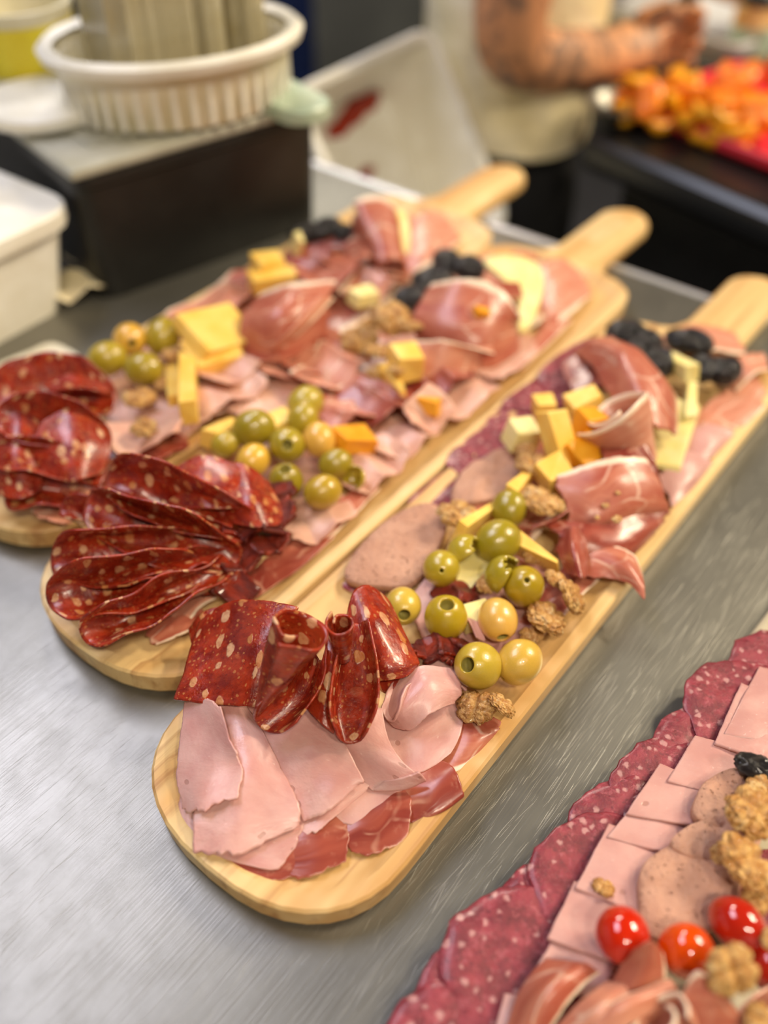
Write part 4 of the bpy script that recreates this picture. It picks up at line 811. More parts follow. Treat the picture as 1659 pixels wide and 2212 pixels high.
ch('yellow cheese block below the farthest cube', 590, 605, 34, (30, 16, 12), (0, 0, 20), group=G)
ch('thin pale cheese stick standing by the far prunes', 640, 535, 40, (5, 10, 22), (20, 10, 30), 'cheese_pale', group=G)
ch('yellow cheese bit between cured ham folds of far left board', 785, 640, 32, (20, 14, 10), (0, 10, 40), 'cheese_pale', group=G)
slab('cheese_piece', 'pale cheese slice standing near the far left handle', 'cheese', 'cheese_pale', [(840,465),(870,465),(885,500),(880,560),(862,550),(862,500)], [46,46,38,28,30,40], 4, group=G)
olive('leftmost olive of the far left board, bright highlight', 232, 775, 40, 40, '96902c', (0.9, 0.3, 0.1), 0.12)
olive('yellow olive with its small hole facing the camera, far left board', 280, 733, 46, 38, 'bfa24a', (0.35, -0.85, 0.3), 0.22)
olive('green olive at the back right of the far left group', 352, 728, 42, 40, '928c2c', (0.3, 0.8, 0.5), 0.12)
olive('lowest green olive of the far left group', 310, 798, 38, 40, '8e882a', (0.9, -0.2, 0.1), 0.12)
G = 'walnuts on the far left board'
walnut('walnut kernel below the far left olives', 300, 862, 30, 75, (0, 10, 40), 1, 'ecd8a8', G)
walnut('walnut piece right of the far left olives', 372, 765, 32, 50, (0, 0, 30), 2, 'd8c090', G)
walnut('walnut crumb lying in the ham cup', 310, 925, 36, 60, (10, 0, 60), 3, 'd0b880', G)
walnut('walnut piece between far left olives and cheese', 350, 830, 28, 45, (0, 0, 80), 0, 'd8c090', G)
G = 'prunes on the far left board'
prune('prune at the left of the far prunes, against the black container', 665, 505, 36, 70, 10, 0.7, 0, G, base=29)
prune('prune in the middle of the far prunes', 705, 495, 38, 70, 40, 0.7, 1, G, base=31)
prune('prune at the right of the far prunes', 742, 505, 38, 50, 80, 0.8, 2, G, base=31)

# ------------------------------------------------------------------ plank in the right foreground
G = 'crimson salami slices lining the edge of the foreground plank'
for lab, u, v, z, r, el, rot in (
    ('crimson salami slice farthest up the foreground plank, at the right edge', 1698, 1463, 12.0, 29, 0.97, 33),
    ('crimson salami slice second from the top of the foreground plank', 1623, 1548, 14.0, 30, 1.02, 121),
    ('crimson salami slice third from the top, beside the pink ham corners', 1543, 1638, 12.8, 28, 0.97, 120),
    ('crimson salami slice fourth from the top of the foreground plank', 1468, 1733, 13.6, 30, 0.96, 49),
    ('crimson salami slice level with the crumbly liver slice of the plank', 1393, 1823, 12.4, 31, 0.96, 140),
    ('crimson salami slice with a torn scrap beside it', 1313, 1913, 14.4, 31, 0.94, 38),
    ('crimson salami slice beside the small walnut crumb', 1226, 2013, 12.0, 29, 0.98, 133),
    ('crimson salami slice with a wavy outer edge above the lowest two', 1138, 2093, 14.0, 31, 0.99, 171),
    ('crimson salami slice second from the bottom of the photo', 1063, 2188, 12.8, 28, 0.90, 151),
    ('crimson salami slice lowest at the bottom edge of the photo', 993, 2288, 13.6, 28, 0.93, 7),
    ): round_slice('crimson_salami_slice', lab, 'salami', 'salami', u, v, z, r, el, rot, 2.2, G, 2.0, wob=0.10)
slab('salami_scrap', 'tiny crimson salami scrap hanging off the foreground plank', 'salami', 'salami', [(1145,1858),(1160,1843),(1190,1838),(1200,1850),(1170,1860)], 12, 1.6, bev=0.3)
G = 'pink ham squares overlapping along the foreground plank'
def sq(label, a, b, c, d, z, th=1.8):
    m = lambda p, q: ((p[0]+q[0])/2, (p[1]+q[1])/2)
    row = lambda p, q, zz: [(p[0], p[1], zz), (m(p, q)[0], m(p, q)[1], zz + 1), (q[0], q[1], zz + 2)]
    return sheet('ham_square', label, 'ham', 'ham2', [row(a, b, z), row(m(a, d), m(b, c), z + 1.5), row(d, c, z + 3)], th=th, rnd=0.0, rag=0.02, rip=1.0, group=G)
sq('farthest pink ham square at the right edge of the photo', (1640,1440), (1760,1480), (1720,1620), (1560,1590), 17)
sq('second pink ham square from the top, upper corner on salami', (1600,1475), (1740,1540), (1690,1660), (1540,1610), 17.5)
sq('pink ham square with a greasy brown patch at its corner', (1500,1590), (1660,1640), (1610,1740), (1440,1690), 18)
sq('pink ham square with a raised corner above the broad plain one', (1425,1650), (1540,1700), (1520,1790), (1350,1760), 19)
sq('pink ham square half covered by the crumbly liver slice', (1390,1715), (1500,1770), (1460,1850), (1310,1810), 18.5)
sq('broad plain pink ham square with the walnut crumb on it', (1315,1780), (1440,1840), (1390,1980), (1240,1920), 19.5)
sq('pink ham square under the left cherry tomato', (1240,1905), (1380,1960), (1320,2080), (1180,2030), 20.5)
sq('lowest pink ham square next to the cured ham folds', (1200,2020), (1330,2090), (1290,2160), (1140,2120), 21.5)
sq('narrow pink ham corner at the bottom beside the cured ham', (1090,2150), (1180,2160), (1160,2260), (1060,2260), 19)
G = 'liver slices on the foreground plank'
slab('liver_slice', 'smooth tan liver slice at the centre of foreground plank, above the tomatoes', 'liver slice', 'pate', [(1375,1950),(1385,1880),(1450,1835),(1530,1830),(1590,1900),(1570,1990),(1500,2030),(1400,2040)], 24, 6, group=G, jig=1.5)
slab('liver_slice', 'crumbly liver slice partly broken behind the smooth one', 'liver slice', 'pate', [(1440,1840),(1480,1800),(1560,1780),(1640,1800),(1600,1880),(1500,1870)], 25, 6, group=G, jig=4)
slab('liver_slice', 'farthest liver slice beside the single prune', 'liver slice', 'pate', [(1495,1780),(1510,1710),(1570,1675),(1650,1680),(1680,1760),(1600,1810)], 25, 6, group=G, jig=1.5)
pf2 = lambda label, rows, mat='cured', **k: sheet('cured_ham_slice', label, 'cured ham', mat, rows, group='cured ham folds at the bottom right corner', **{**dict(rnd=0.1, rag=0.05, rip=1.2, res=40), **k})
sal('crimson salami slice showing between liver and walnuts on the plank', [(1560,2050),(1590,1900),(1640,1840),(1700,1860),(1690,2000),(1640,2080)], 20, 2)
pf2('cured ham fold rising beside the crimson salami at the bottom', [[(1080,2250,22),(1130,2130,26),(1180,2070,26)],[(1130,2240,30),(1190,2130,38),(1260,2080,34)],[(1180,2240,28),(1240,2150,34),(1300,2100,30)]])
pf2('pale cured ham fold in the middle of the bottom corner', [[(1190,2230,30),(1260,2160,38),(1310,2120,36)],[(1240,2240,38),(1310,2180,44),(1360,2130,40)],[(1290,2250,32),(1350,2200,38),(1400,2150,34)]], 'cured_pink')
pf2('cured ham slice standing between the two round tomatoes', [[(1300,2170,30),(1340,2090,40),(1370,2050,50)],[(1340,2190,36),(1390,2100,46),(1405,2030,56)],[(1420,2190,32),(1440,2120,40),(1430,2060,46)]])
pf2('cured ham slice with a white band sweeping under the tomatoes', [[(1290,2260,40),(1380,2200,44),(1480,2150,40)],[(1280,2220,42),(1360,2170,48),(1460,2130,44)],[(1290,2190,40),(1350,2155,46),(1450,2115,42)]], 'cured_pink')
pf2('triangular cured ham slice at the very bottom below the walnut', [[(1430,2250,34),(1540,2270,36),(1640,2230,32)],[(1460,2180,46),(1540,2170,48),(1600,2190,42)],[(1490,2110,54),(1510,2095,56),(1540,2120,52)]])
pf2('cured ham slice in the bottom right corner of the photo', [[(1600,2240,30),(1650,2180,32),(1720,2150,30)],[(1580,2200,38),(1630,2150,40),(1700,2110,36)]], 'cured_dark')
roll('cured_ham_slice', 'rolled cured ham edge at the bottom below the white band', 'cured ham', 'cured_pink', (1470,2270,42), (1420,2200,50), 8, 11, 1.2, group='cured ham folds at the bottom right corner')
tomato('round red cherry tomato on the pink ham square', 1344, 2020, 38, 56, 1.22, -15, 'c01a08', 30)
tomato('orange cherry tomato in the middle of the foreground plank', 1484, 2054, 40, 55, 1.12, 60, 'd94a06', 10)
tomato('dark red long cherry tomato behind the orange one', 1592, 1995, 38, 50, 1.35, 35, 'a81410', 20)
tomato('dark red cherry tomato at the right edge of the photo', 1668, 2090, 32, 50, 1.3, 20, 'a01410', 10)
G = 'walnuts on the foreground plank'
walnut('small golden walnut crumb alone on a pink ham square', 1303, 1918, 24, 50, (0, 20, 60), 1, 'e8cc90', G, sc=(0.9, 1.15, 1), name='walnut_crumb')
walnut('large walnut kernel at the right edge, upper of two', 1622, 1755, 42, 130, (10, 10, 40), 0, 'ecd49c', G)
walnut('large walnut kernel at the right edge, lower of two', 1610, 1865, 42, 135, (20, 0, 110), 2, 'ecd49c', G)
walnut('walnut tip next to the liver slice at the right edge', 1645, 1700, 36, 70, (0, 0, 30), 3, 'f0dcb0', G)
walnut('walnut piece left of the lower large kernel', 1560, 1850, 38, 60, (0, 20, 80), 3, 'ecd8a4', G)
walnut('walnut piece behind the dark red long tomato', 1640, 1940, 38, 80, (0, 0, 20), 1, 'ead29a', G)
walnut('butterfly-shaped walnut kernel in front of the dark tomatoes', 1578, 2095, 56, 120, (35, 0, 15), 1, 'f0dca8', G)
walnut('walnut piece in the bottom right corner', 1640, 2205, 44, 75, (0, 0, 60), 2, 'ecd8a4', G)
walnut('walnut bit at the right edge beside the butterfly kernel', 1665, 2030, 46, 50, (0, 0, 60), 0, 'f0e0b4', G)
prune('single wrinkled prune on the foreground plank at the right edge', 1645, 1662, 36, 100, -25, 0.55, 1, 'prunes on the plank', base=31)

# ------------------------------------------------------------------ containers behind the boards
def tub_mesh(name, w, l, h, draft=0.9, wall=0.003, lip=0.008, cr_=0.03, closed=False, n=6):
    """open rounded tub standing on z=0: outer wall, rolled lip, inner wall and floor"""
    def ring(sx, sy, z, c):
        p = []
        for qx, qy, a0 in ((1, 1, 0), (-1, 1, 90), (-1, -1, 180), (1, -1, 270)):
            for i in range(n + 1):
                a = math.radians(a0 + 90*i/n); p.append((qx*(sx - c) + c*math.cos(a), qy*(sy - c) + c*math.sin(a), z))
        return p
    W2, L2 = w/2, l/2; R = [ring(W2*draft, L2*draft, 0, cr_), ring(W2, L2, h - 0.012, cr_), ring(W2 + lip, L2 + lip, h - 0.010, cr_ + lip), ring(W2 + lip, L2 + lip, h - 0.002, cr_ + lip), ring(W2 + lip*0.6, L2 + lip*0.6, h, cr_ + lip*.6), ring(W2 - wall, L2 - wall, h - 0.001, cr_ - wall)]
    if not closed: R += [ring((W2 - wall)*draft, (L2 - wall)*draft, wall, cr_ - wall)]
    m = len(R[0]); v = [p for r in R for p in r]; f = [tuple(range(m - 1, -1, -1))]
    for k_ in range(len(R) - 1): f += [(k_*m + i, k_*m + (i+1) % m, (k_+1)*m + (i+1) % m, (k_+1)*m + i) for i in range(m)]
    f.append(tuple((len(R) - 1)*m + i for i in range(m)))
    me = mesh(name, v, f); return me
M['lidgrey'] = plastic('pale_grey_plastic', 'a3a294', 'b4b3a6', 0.3)
def split(o, a=35): md = o.modifiers.new('edges', 'EDGE_SPLIT'); md.split_angle = math.radians(a); return o
# black container with a pale steel lid: front left lower corner at W(215, 632)
BZ = math.radians(39); bx_, by_ = Vector((math.cos(BZ), math.sin(BZ), 0)), Vector((-math.sin(BZ), math.cos(BZ), 0))
CW, CL, CH = 0.205, 0.24, 0.104; c0 = W(155, 366, 104); c0.z = T
bc = c0 + bx_*(CW/2) + by_*(CL/2)
bx0 = empty('lidded_container', bc, BZ); tag(bx0, 'black rectangular container with pale steel lid, left behind the boards', 'container')
split(link('container_body', tub_mesh('container_body', CW, CL, CH - 0.006, 0.975, 0.004, 0.002, 0.016), M['black'], bx0))
bm = bmesh.new(); box_bm(bm, (0, 0, CH - 0.004), (CW + 0.006, CL + 0.006, 0.008), None, 0.003); box_bm(bm, (0, 0, CH + 0.0005), (CW - 0.05, CL - 0.05, 0.003), None, 0.001)
link('lid', bm_mesh('lid', bm), M['lidgrey'], bx0, False)
def on_lid(u, v): return W(u, v, CH*1000 + 2)
# white ribbed oval basket on the lid
bp = on_lid(395, 222); bk = empty('oval_basket', bp, math.radians(25)); tag(bk, 'white ribbed oval plastic basket standing on the black container', 'basket')
def oval(rx, ry, z, n=64): return [(rx*math.cos(2*math.pi*i/n), ry*math.sin(2*math.pi*i/n), z) for i in range(n)]
def shell(name, rings, mat, parent, cap0=True, capn=False):
    m = len(rings[0]); v = [p for r in rings for p in r]; f = []
    if cap0: f.append(tuple(range(m - 1, -1, -1)))
    for k_ in range(len(rings) - 1): f += [(k_*m + i, k_*m + (i+1) % m, (k_+1)*m + (i+1) % m, (k_+1)*m + i) for i in range(m)]
    if capn: f.append(tuple((len(rings) - 1)*m + i for i in range(m)))
    bm = bmesh.new(); me = mesh(name, v, f); bm.from_mesh(me); bmesh.ops.recalc_face_normals(bm, faces=bm.faces); bm.to_mesh(me); bm.free()
    return split(link(name, me, mat, parent), 50)
RX, RY, BH = 0.088, 0.064, 0.046
bwall = shell('basket_wall', [oval(RX*0.86, RY*0.84, 0.0), oval(RX*0.88, RY*0.86, 0.002), oval(RX, RY, BH), oval(RX*0.975, RY*0.965, BH), oval(RX*0.86, RY*0.84, 0.005)], M['cream'], bk, True, True)
shell('rim', [oval(RX*0.97, RY*0.96, BH - 0.002), oval(RX*1.08, RY*1.11, BH - 0.004), oval(RX*1.10, RY*1.14, BH + 0.002), oval(RX*1.05, RY*1.07, BH + 0.006), oval(RX*0.97, RY*0.96, BH + 0.003)], M['white'], bk, False)
rib = None
for i in range(40):
    a = 2*math.pi*(i + .5)/40
    if rib is None: bm = bmesh.new(); box_bm(bm, (0, 0, 0), (0.003, 0.004, BH*0.86), None, 0.0008); rib = bm_mesh('rib', bm); rib.materials.append(M['white'])
    o = link('rib', rib, None, bwall, False); o.location = (RX*0.945*math.cos(a), RY*0.935*math.sin(a), BH*0.5); o.rotation_euler = (0, math.radians(9)*0, a)
# stacks of clear deli boxes standing in the basket
def clear_stack(label, lx, ly, n, hgt, l):
    """clear boxes nested into each other and stood on edge, so their rims run upright"""
    root = empty('clear_box_stack', bp + bx_*lx + by_*ly + Vector((0, 0, 0.006)), BZ); tag(root, label, 'plastic boxes', 'clear plastic boxes nested in the basket')
    me = tub_mesh('clear_box', hgt, l, 0.022, 0.9, 0.0015, 0.003, 0.008, n=3); me.materials.append(M['clear'])
    for i in range(n):
        o = split(link('clear_box', me, None, root), 40); o.location = (i*0.0058, 0, hgt/2 + 0.004); o.rotation_euler = (0, math.pi/2, 0)
clear_stack('wide row of clear plastic boxes stood on edge at the left in the basket', -0.058, 0.0, 8, 0.17, 0.048)
clear_stack('narrow pair of clear plastic boxes in the middle of the basket', 0.004, 0.004, 2, 0.15, 0.044)
clear_stack('row of clear plastic boxes stood on edge at the right in the basket', 0.042, 0.002, 2, 0.16, 0.030)
# pale green lid beside the basket, yellow labelled tub and white lid on the left
o = link('plastic_lid', tub_mesh('plastic_lid', 0.035, 0.07, 0.006, 0.98, 0.003, 0.004, 0.015, closed=True), M['green']); o.location = on_lid(620, 222) + Vector((0, 0.0, 0.001)); o.rotation_euler = (0, 0, BZ); split(o); tag(o, 'pale green plastic lid lying right of the oval basket', 'lid')
yt = empty('labelled_tub', W(75, 190, 107) + Vector((-0.01, 0.03, 0)), 0.5); tag(yt, 'clear tub with a yellow label at the far left behind the basket', 'tub')
v, f = lathe([(0.0, 0), (0.036, 0), (0.04, 0.05), (0.042, 0.051), (0.042, 0.054), (0.038, 0.054), (0.034, 0.003), (0, 0.003)], 40); yb = split(link('tub_body', mesh('tub_body', v, f), M['cream'], yt))
v, f = lathe([(0.0378, 0.008), (0.0408, 0.044)], 40); link('label_band', mesh('label_band', v, f), M['yellow'], yb)
o = link('round_lid', (lambda vf: mesh('round_lid', *vf))(lathe([(0, 0), (0.044, 0), (0.047, 0.003), (0.047, 0.009), (0.044, 0.011), (0.03, 0.0105), (0, 0.0105)], 48)), M['white']); o.location = W(100, 240, 107); split(o); tag(o, 'white oval-looking round lid lying on the container at far left', 'lid')
# white tub at the left edge on the worktop
tc = W(142, 440, 78); e2_ = (W(0, 505, 78) - tc); e2_.z = 0; e2_.normalize(); e1_ = Vector((-e2_.y, e2_.x, 0)); e1_ = e1_ if e1_.y > 0 else -e1_
wc = tc + e2_*0.08 + e1_*0.065; wt = empty('white_tub', (wc.x, wc.y, T), math.atan2(e1_.y, e1_.x)); tag(wt, 'white plastic tub with lid at the left edge of the photo', 'tub')
split(link('tub_body', tub_mesh('tub_body', 0.13, 0.16, 0.075, 0.86, 0.003, 0.006, 0.02), M['white'], wt))
o = split(link('lid', tub_mesh('lid', 0.134, 0.164, 0.014, 1.0, 0.004, 0.005, 0.022, closed=True), M['white'], wt)); o.location = (0, 0, 0.064)
o = chunk('cheese_piece', 'small yellow cheese bit behind the white lidded tub', 'cheese', 'cheese', 40, 375, 60, (22, 16, 18), (0, 0, 20), group='cheese bits'); o.location = W(40, 420, 10)
for i, (u, v) in enumerate(((190, 620), (210, 610))):
    ruffle('paper_napkin', ('crumpled cream paper at the foot of the white tub', 'crumpled paper scrap between white tub and black container')[i], 'paper', 'shirt', u - 20 + i*10, v - i*50, 6, 50 - i*10, 40, 40, n=1.5, amp=10, group='paper scraps')
slab('paper_sheet', 'flat pale grey paper sheet on the worktop behind the far left fan', 'paper', 'white', [(-20,800),(60,760),(120,742),(190,790),(150,830),(20,850)], 0.2, 0.6, bev=0.1)
# tilted white tub with red sauce at the far edge of the worktop
tt = empty('tilted_tub', WY(835, 330, 0.80)); tag(tt, 'white deep tub tipped on edge with red sauce smears inside', 'tub')
Q = [WY(640, 205, 0.93), WY(930, 68, 1.06)]                       # rim corners seen in the photo: left, top, right
ex = (Q[1] - Q[0]); lx = ex.length; ex.normalize(); dn = WY(765, 430, 0.90) - Q[0]; ly = 0.21
ey = (dn - ex*dn.dot(ex)).normalized(); ez = ex.cross(ey); 
if ez.y > 0: ez = -ez
ey = ez.cross(ex)
cen = Q[0] + ex*(lx/2) + ((dn - ex*dn.dot(ex)).normalized())*(ly/2)
TH_ = 0.10
Rm = Matrix((ex, ey, ez)).transposed().to_4x4(); tt.matrix_world = Matrix.Translation(cen - ez*TH_) @ Rm
tbod = split(link('tub_body', tub_mesh('tub_body', lx, ly, TH_, 0.86, 0.003, 0.007, 0.02), M['white'], tt))
def in_tub(u, v):        # where the line of sight through a photo pixel meets the tub floor, in tub coordinates
    Mi = (Matrix.Translation(cen - ez*TH_) @ Rm).inverted(); a = Mi @ Vector((0, 0, T + HC)); b_ = Mi @ (Vector((0, 0, T + HC)) + Vector(ray(u, v))); t = (0.0042 - a.z)/(b_.z - a.z); return a + (b_ - a)*t
for i, (u, v, w, l) in enumerate(((775, 235, 0.075, 0.022), (735, 275, 0.045, 0.018), (790, 375, 0.03, 0.012))):
    x, y, _ = in_tub(u, v); dxy = in_tub(u + 20, v - 14) - in_tub(u, v)
    bm = ico(3)
    for p in bm.verts: p.co = Vector((p.co.x*w/2, p.co.y*l/2*(1 + 0.5*noise.noise(p.co*2 + Vector((i*3, 0, 0)))), p.co.z*0.0025))
    o = link('sauce_smear', bm_mesh('sauce_smear', bm), M['sauce'], tbod); o.location = (x, y, 0.0042); o.rotation_euler = (0, 0, math.atan2(dxy.y, dxy.x))

bpy.context.view_layer.update()
zl = min((tt.matrix_world @ Vector(v_.co)).z for v_ in tt.children[0].data.vertices)
trl = empty('low_trolley', (-0.10, 1.08, 0)); tag(trl, 'low black trolley standing behind the worktable under the tipped tub', 'trolley')
box('trolley_body', (0, 0, (zl - 0.01)/2), (0.24, 0.24, zl - 0.012), M['black'], trl, 0, 0.006)
box('trolley_top', (0, 0, zl - 0.008), (0.26, 0.26, 0.012), M['darkmetal'], trl, 0, 0.003)

# ------------------------------------------------------------------ behind the worktop: navy post, second counter, fruit, person
o = box('wall_post', WY(640, 90, 2.0) * 1.0, (0.075, 0.05, 2.55), M['navy'], None, 0, 0.004); o.location.z = 1.28; tag(o, 'navy blue vertical post against the dark wall', 'post')
CD, CN = Vector((0.614, -0.789, 0)), Vector((0.789, 0.614, 0))
ct = empty('back_counter', Vector((0.20, 0.99, 0)) + CD*0.42 + CN*0.5, math.atan2(0.614, 0.789)); tag(ct, 'dark counter with rounded metal edge behind the boards at right', 'counter')
def cpart(name, c, s, mat, bev=0.004): return box(name, c, s, M[mat], ct, 0, bev)
CT = T - 0.02
cpart('cabinet', (0.02, 0, (CT - 0.04)/2), (0.94, 0.76, CT - 0.04), 'black'); cpart('countertop', (0, 0, CT - 0.02), (1.0, 0.82, 0.04), 'darkmetal', 0.014)
def onc(u, v, z=0): return W(u, v, -20 + z)
# red tray and the heap of cut fruit on it
def tray(name, label, cat, mat, u, v, w, l, h, rz, z=0.5):
    o = split(link(name, tub_mesh(name, w, l, h, 0.95, 0.003, 0.004, 0.015), M[mat])); o.location = onc(u, v, z); o.rotation_euler = (0, 0, math.radians(rz)); return tag(o, label, cat)
tray('red_tray', 'red plastic tray at the right edge holding orange fruit', 'tray', 'red', 1690, 285, 0.20, 0.26, 0.018, 38)
tray('white_tray', 'shallow white tray behind the fruit at the upper right', 'tray', 'palewall', 1560, 60, 0.26, 0.22, 0.03, 38)
rr = random.Random(5)
pts = []
tries = 0
while len(pts) < 46 and tries < 4000:
    tries += 1; u = rr.uniform(1340, 1600); v = rr.uniform(215, 345)
    if v > 285 + (u - 1340)*0.22: continue
    p = onc(u, v); lay = 0
    near = [q for q in pts if (q[0] - p).length < 0.016]
    lay = len(near)
    if lay > 2: continue
    pts.append((p, u, v, lay))
fm = {}
for q, (p, u, v, lay) in enumerate(pts):
    kx = q % 5
    mt = 'fruit2' if v > 250 or rr.random() < 0.3 else 'fruit'
    if (kx, mt) not in fm:
        bm = ico(3)
        for w in bm.verts: d = w.co.normalized(); w.co = Vector((d.x*0.016, d.y*0.010, d.z*0.008 + 0.006*d.x*d.x))*(1 + 0.25*noise.noise(d*1.7 + Vector((kx*4, 0, 0))))
        fm[(kx, mt)] = bm_mesh('fruit_piece', bm); fm[(kx, mt)].materials.append(M[mt])
    o = link('fruit_piece', fm[(kx, mt)]); o.location = p + Vector((0, 0, 0.010 + lay*0.012)); o.rotation_euler = (rr.uniform(-.5, .5), rr.uniform(-.5, .5), rr.uniform(0, 6.28))
    tag(o, ('yellow' if mt == 'fruit2' else 'orange') + ' cut fruit piece in the heap on the back counter', 'fruit', ('yellow' if mt == 'fruit2' else 'orange') + ' fruit pieces in the heap on the back counter')
FL = (('big orange fruit wedge nearest the right edge of the photo', 1645, 245, 120), ('big orange fruit wedge left of the nearest-edge one', 1560, 235, 110), ('orange fruit wedge at the back beside the white tray', 1470, 205, 90), ('orange fruit wedge on top of the heap at the right', 1590, 185, 100), ('orange fruit wedge at the left end of the heap', 1400, 220, 80), ('tall orange fruit wedge at the upper right edge', 1690, 170, 90))
for q, (lab, u, v, wpx) in enumerate(FL):
    bm = ico(4); r = wpx/2*0.00055
    for w in bm.verts: d = w.co.normalized(); w.co = Vector((d.x, d.y*0.7, d.z*0.55 + 0.2*d.x*d.x))*r*(1 + 0.22*noise.noise(d*1.9 + Vector((q*4, 2, 0))))
    o = link('fruit_wedge', bm_mesh('fruit_wedge', bm), M['fruit']); o.location = onc(u, v, 34); o.rotation_euler = (0.3, 0.2*q, q*1.1); tag(o, lab, 'fruit', 'large orange fruit wedges')
jr = empty('glass_jar', onc(1610, 130), 0); tag(jr, 'small brown jar with green label beside the white tray', 'jar')
v, f = lathe([(0, 0), (0.024, 0), (0.026, 0.003), (0.026, 0.055), (0.02, 0.062), (0.02, 0.066)], 32); jb = link('jar_body', mesh('jar_body', v, f), M['wood'], jr)
v, f = lathe([(0.0264, 0.012), (0.0264, 0.042)], 32); link('label_band', mesh('label_band', v, f), M['green'], jb)
v, f = lathe([(0.022, 0.064), (0.022, 0.076), (0.0, 0.077)], 32); link('lid', mesh('lid', v, f), M['black'], jr)
o = link('steel_bowl', (lambda vf: mesh('steel_bowl', *vf))(lathe([(0, 0), (0.02, 0), (0.034, 0.018), (0.038, 0.022), (0.036, 0.022), (0.032, 0.018), (0.018, 0.003), (0, 0.003)], 40)), M['steel']); o.location = onc(1335, 262); tag(o, 'small shiny steel bowl beside the person at the counter', 'bowl')

# person in a cream shirt and black trousers, facing right, forearm across the body
def skin_mesh(name, J, edges, mat, parent, sub=2, root=0):
    me = bpy.data.meshes.new(name); me.from_pydata([tuple(p) for p, r in J], edges, []); me.update()
    o = bpy.data.objects.new(name, me); COL.objects.link(o); o.parent = parent; me.materials.append(mat)
    md = o.modifiers.new('skin', 'SKIN'); md.use_smooth_shade = True
    sv = me.skin_vertices[0].data
    for i, (p, r) in enumerate(J): sv[i].radius = r if isinstance(r, tuple) else (r, r); sv[i].use_root = (i == root)
    sb = o.modifiers.new('sub', 'SUBSURF'); sb.levels = sub; sb.render_levels = sub
    return o
hem = WY(1092, 285, 1.10); el = WY(1085, 130, 1.00); wr = WY(1335, 120, 1.10); hd = WY(1415, 75, 1.13)
px, py = WY(1092, 325, 1.17).x, 1.19; zh = hem.z
pr = empty('person', (px, py, 0)); tag(pr, 'person in cream shirt and black trousers with tattooed forearm, behind the boards', 'person')
V = lambda x, y, z: Vector((x, y, z))           # person frame: x is the facing direction
lo = lambda p: p - Vector((px, py, 0))
E_, Wr, Hd = lo(el), lo(wr), lo(hd)
J = [(V(0, 0, zh + 0.03), (0.085, 0.13)), (V(0, 0, zh + 0.17), (0.075, 0.12)), (V(0.01, 0, zh + 0.33), (0.09, 0.14)), (V(0.01, 0, zh + 0.45), (0.06, 0.09)), (V(0.02, 0, zh + 0.52), 0.05), (V(0.03, 0, zh + 0.60), (0.075, 0.07)), (V(0.035, 0, zh + 0.70), (0.08, 0.07))]
ed = [(0, 1), (1, 2), (2, 3), (3, 4), (4, 5), (5, 6)]
def add(p, r, to): J.append((p, r)); ed.append((to, len(J) - 1)); return len(J) - 1
add(V(0.115, 0, zh + 0.60), 0.014, 5); add(V(0.03, -0.082, zh + 0.60), 0.014, 5); add(V(0.03, 0.082, zh + 0.60), 0.014, 5)   # nose and ears
sh = add(V(0.0, -0.15, zh + 0.42), 0.055, 2); e1 = add(E_*0.5 + V(0, -0.15, zh + 0.42)*0.5, 0.046, sh); e2 = add(E_, 0.042, e1); m1 = add(E_*0.6 + Wr*0.4, 0.040, e2); w1 = add(Wr, 0.028, m1); pm = add(Wr*0.4 + Hd*0.6, (0.030, 0.018), w1)
fd = (Hd - Wr).normalized(); fu = Vector((0, 0, 1)); fs = fd.cross(fu).normalized()
for q, ln in enumerate((0.055, 0.062, 0.058, 0.046)):
    b0 = Hd + fs*(0.012) + fu*(0.022 - q*0.015); a1 = add(b0, 0.010, pm); a2 = add(b0 + fd*ln*0.45 + fs*0.012, 0.009, a1); add(b0 + fd*ln*0.35 + fs*0.036, 0.008, a2)
t1 = add(Wr*0.5 + Hd*0.5 + fu*0.026 - fs*0.004, 0.011, pm); add(Hd + fu*0.036 + fs*0.022, 0.009, t1)
sh = add(V(0.0, 0.15, zh + 0.42), 0.055, 2); e1 = add(V(0.04, 0.21, zh + 0.16), 0.042, sh); w2 = add(V(0.24, 0.12, zh + 0.12), 0.028, e1); p2 = add(V(0.30, 0.09, zh + 0.11), (0.030, 0.018), w2)
for q in range(4): a1 = add(V(0.325, 0.075 + q*0.016, zh + 0.105), 0.009, p2); add(V(0.355, 0.078 + q*0.014, zh + 0.085), 0.008, a1)
add(V(0.31, 0.05, zh + 0.09), 0.010, p2)
for s_ in (-1, 1):
    k1 = add(V(0.0, 0.09*s_, zh - 0.06), 0.075, 0); k2 = add(V(0.01, 0.095*s_, zh*0.5), 0.052, k1); k3 = add(V(-0.01, 0.10*s_, 0.09), 0.038, k2); add(V(0.10, 0.105*s_, 0.04), 0.034, k3)
skin_mesh('body', J, ed, M['skin'], pr, 2)
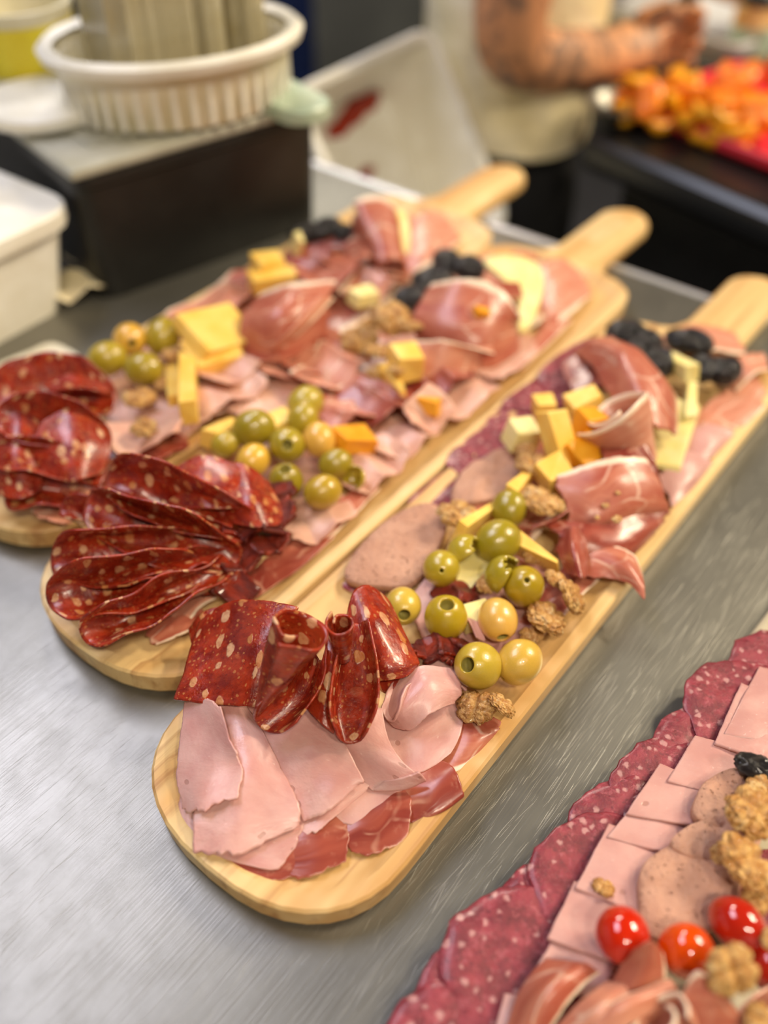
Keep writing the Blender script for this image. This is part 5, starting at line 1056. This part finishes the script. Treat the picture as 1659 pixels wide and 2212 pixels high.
# shirt: loose shell round the trunk with a short sleeve; trousers; shoes; hair
def oring(cx, cy, z, rx, ry, wv=0.0, n=40): return [(cx + rx*math.cos(a)*(1 + wv*math.sin(5*a)), cy + ry*math.sin(a)*(1 + wv*math.sin(4*a)), z) for a in (2*math.pi*i/n for i in range(n))]
sr = [oring(0, 0, zh - 0.002, 0.100, 0.165, 0.03), oring(0, 0, zh, 0.104, 0.170, 0.03), oring(0, 0, zh + 0.10, 0.105, 0.16, 0.02), oring(0.0, 0, zh + 0.22, 0.108, 0.165, 0.01), oring(0.01, 0, zh + 0.34, 0.118, 0.19), oring(0.01, 0, zh + 0.44, 0.095, 0.17), oring(0.015, 0, zh + 0.485, 0.06, 0.07), oring(0.015, 0, zh + 0.50, 0.055, 0.06)]
shirt = shell('shirt', sr, M['shirt'], pr, False)
def tubek(name, A, B, r0, r1, mat, n=24):
    d = (B - A).normalized(); e1_ = d.orthogonal().normalized(); e2_ = d.cross(e1_); rings = []
    for t in np.linspace(0, 1, 5): c_ = A + (B - A)*t; r = r0 + (r1 - r0)*t; rings.append([tuple(c_ + e1_*r*math.cos(2*math.pi*i/n) + e2_*r*math.sin(2*math.pi*i/n)) for i in range(n)])
    return shell(name, rings, mat, shirt, False)
S0 = V(0.0, -0.15, zh + 0.43); tubek('sleeve', S0, S0*0.45 + E_*0.55, 0.068, 0.066, M['shirt'])
S1 = V(0.0, 0.15, zh + 0.43); tubek('sleeve', S1, S1*0.5 + V(0.04, 0.21, zh + 0.16)*0.5, 0.068, 0.066, M['shirt'])
TJ = [(V(0, 0, zh + 0.04), (0.098, 0.158)), (V(0, 0, zh - 0.03), (0.098, 0.15))]; te = [(0, 1)]
for s_ in (-1, 1):
    n0 = len(TJ); TJ += [(V(0.0, 0.085*s_, zh - 0.12), 0.09), (V(0.01, 0.095*s_, zh*0.5), 0.075), (V(-0.01, 0.10*s_, 0.09), 0.062)]; te += [(1, n0), (n0, n0 + 1), (n0 + 1, n0 + 2)]
skin_mesh('trousers', TJ, te, M['trousers'], pr, 2, 0)
for s_ in (-1, 1):
    bm = ico(3)
    for w in bm.verts: w.co = Vector((w.co.x*0.13, w.co.y*0.05, max(w.co.z*0.055, -0.03)))
    o = link('shoe', bm_mesh('shoe', bm), M['black'], pr); o.location = (0.06, 0.10*s_, 0.031)
bm = ico(4)
for w in bm.verts: d = w.co.normalized(); w.co = Vector((d.x*0.098 - 0.012, d.y*0.092, d.z*0.085 if d.z > -0.2 else d.z*0.10))*(1 if d.x < 0.45 else 0.93)
o = link('hair', bm_mesh('hair', bm), M['trousers'], pr); o.location = (0.02, 0, zh + 0.70)
# knife held in the hand
kn = empty('kitchen_knife', hd + Vector((0.015, 0, 0.0))); tag(kn, 'kitchen knife held upright in the tattooed hand', 'knife')
kn.rotation_euler = Vector((0.45, 0.25, 0.85)).to_track_quat('Z', 'Y').to_euler()
box('handle', (0, 0, -0.01), (0.018, 0.022, 0.11), M['black'], kn, 0, 0.005); box('blade', (0, 0, 0.12), (0.002, 0.026, 0.16), M['steel'], kn, 0, 0.0005)
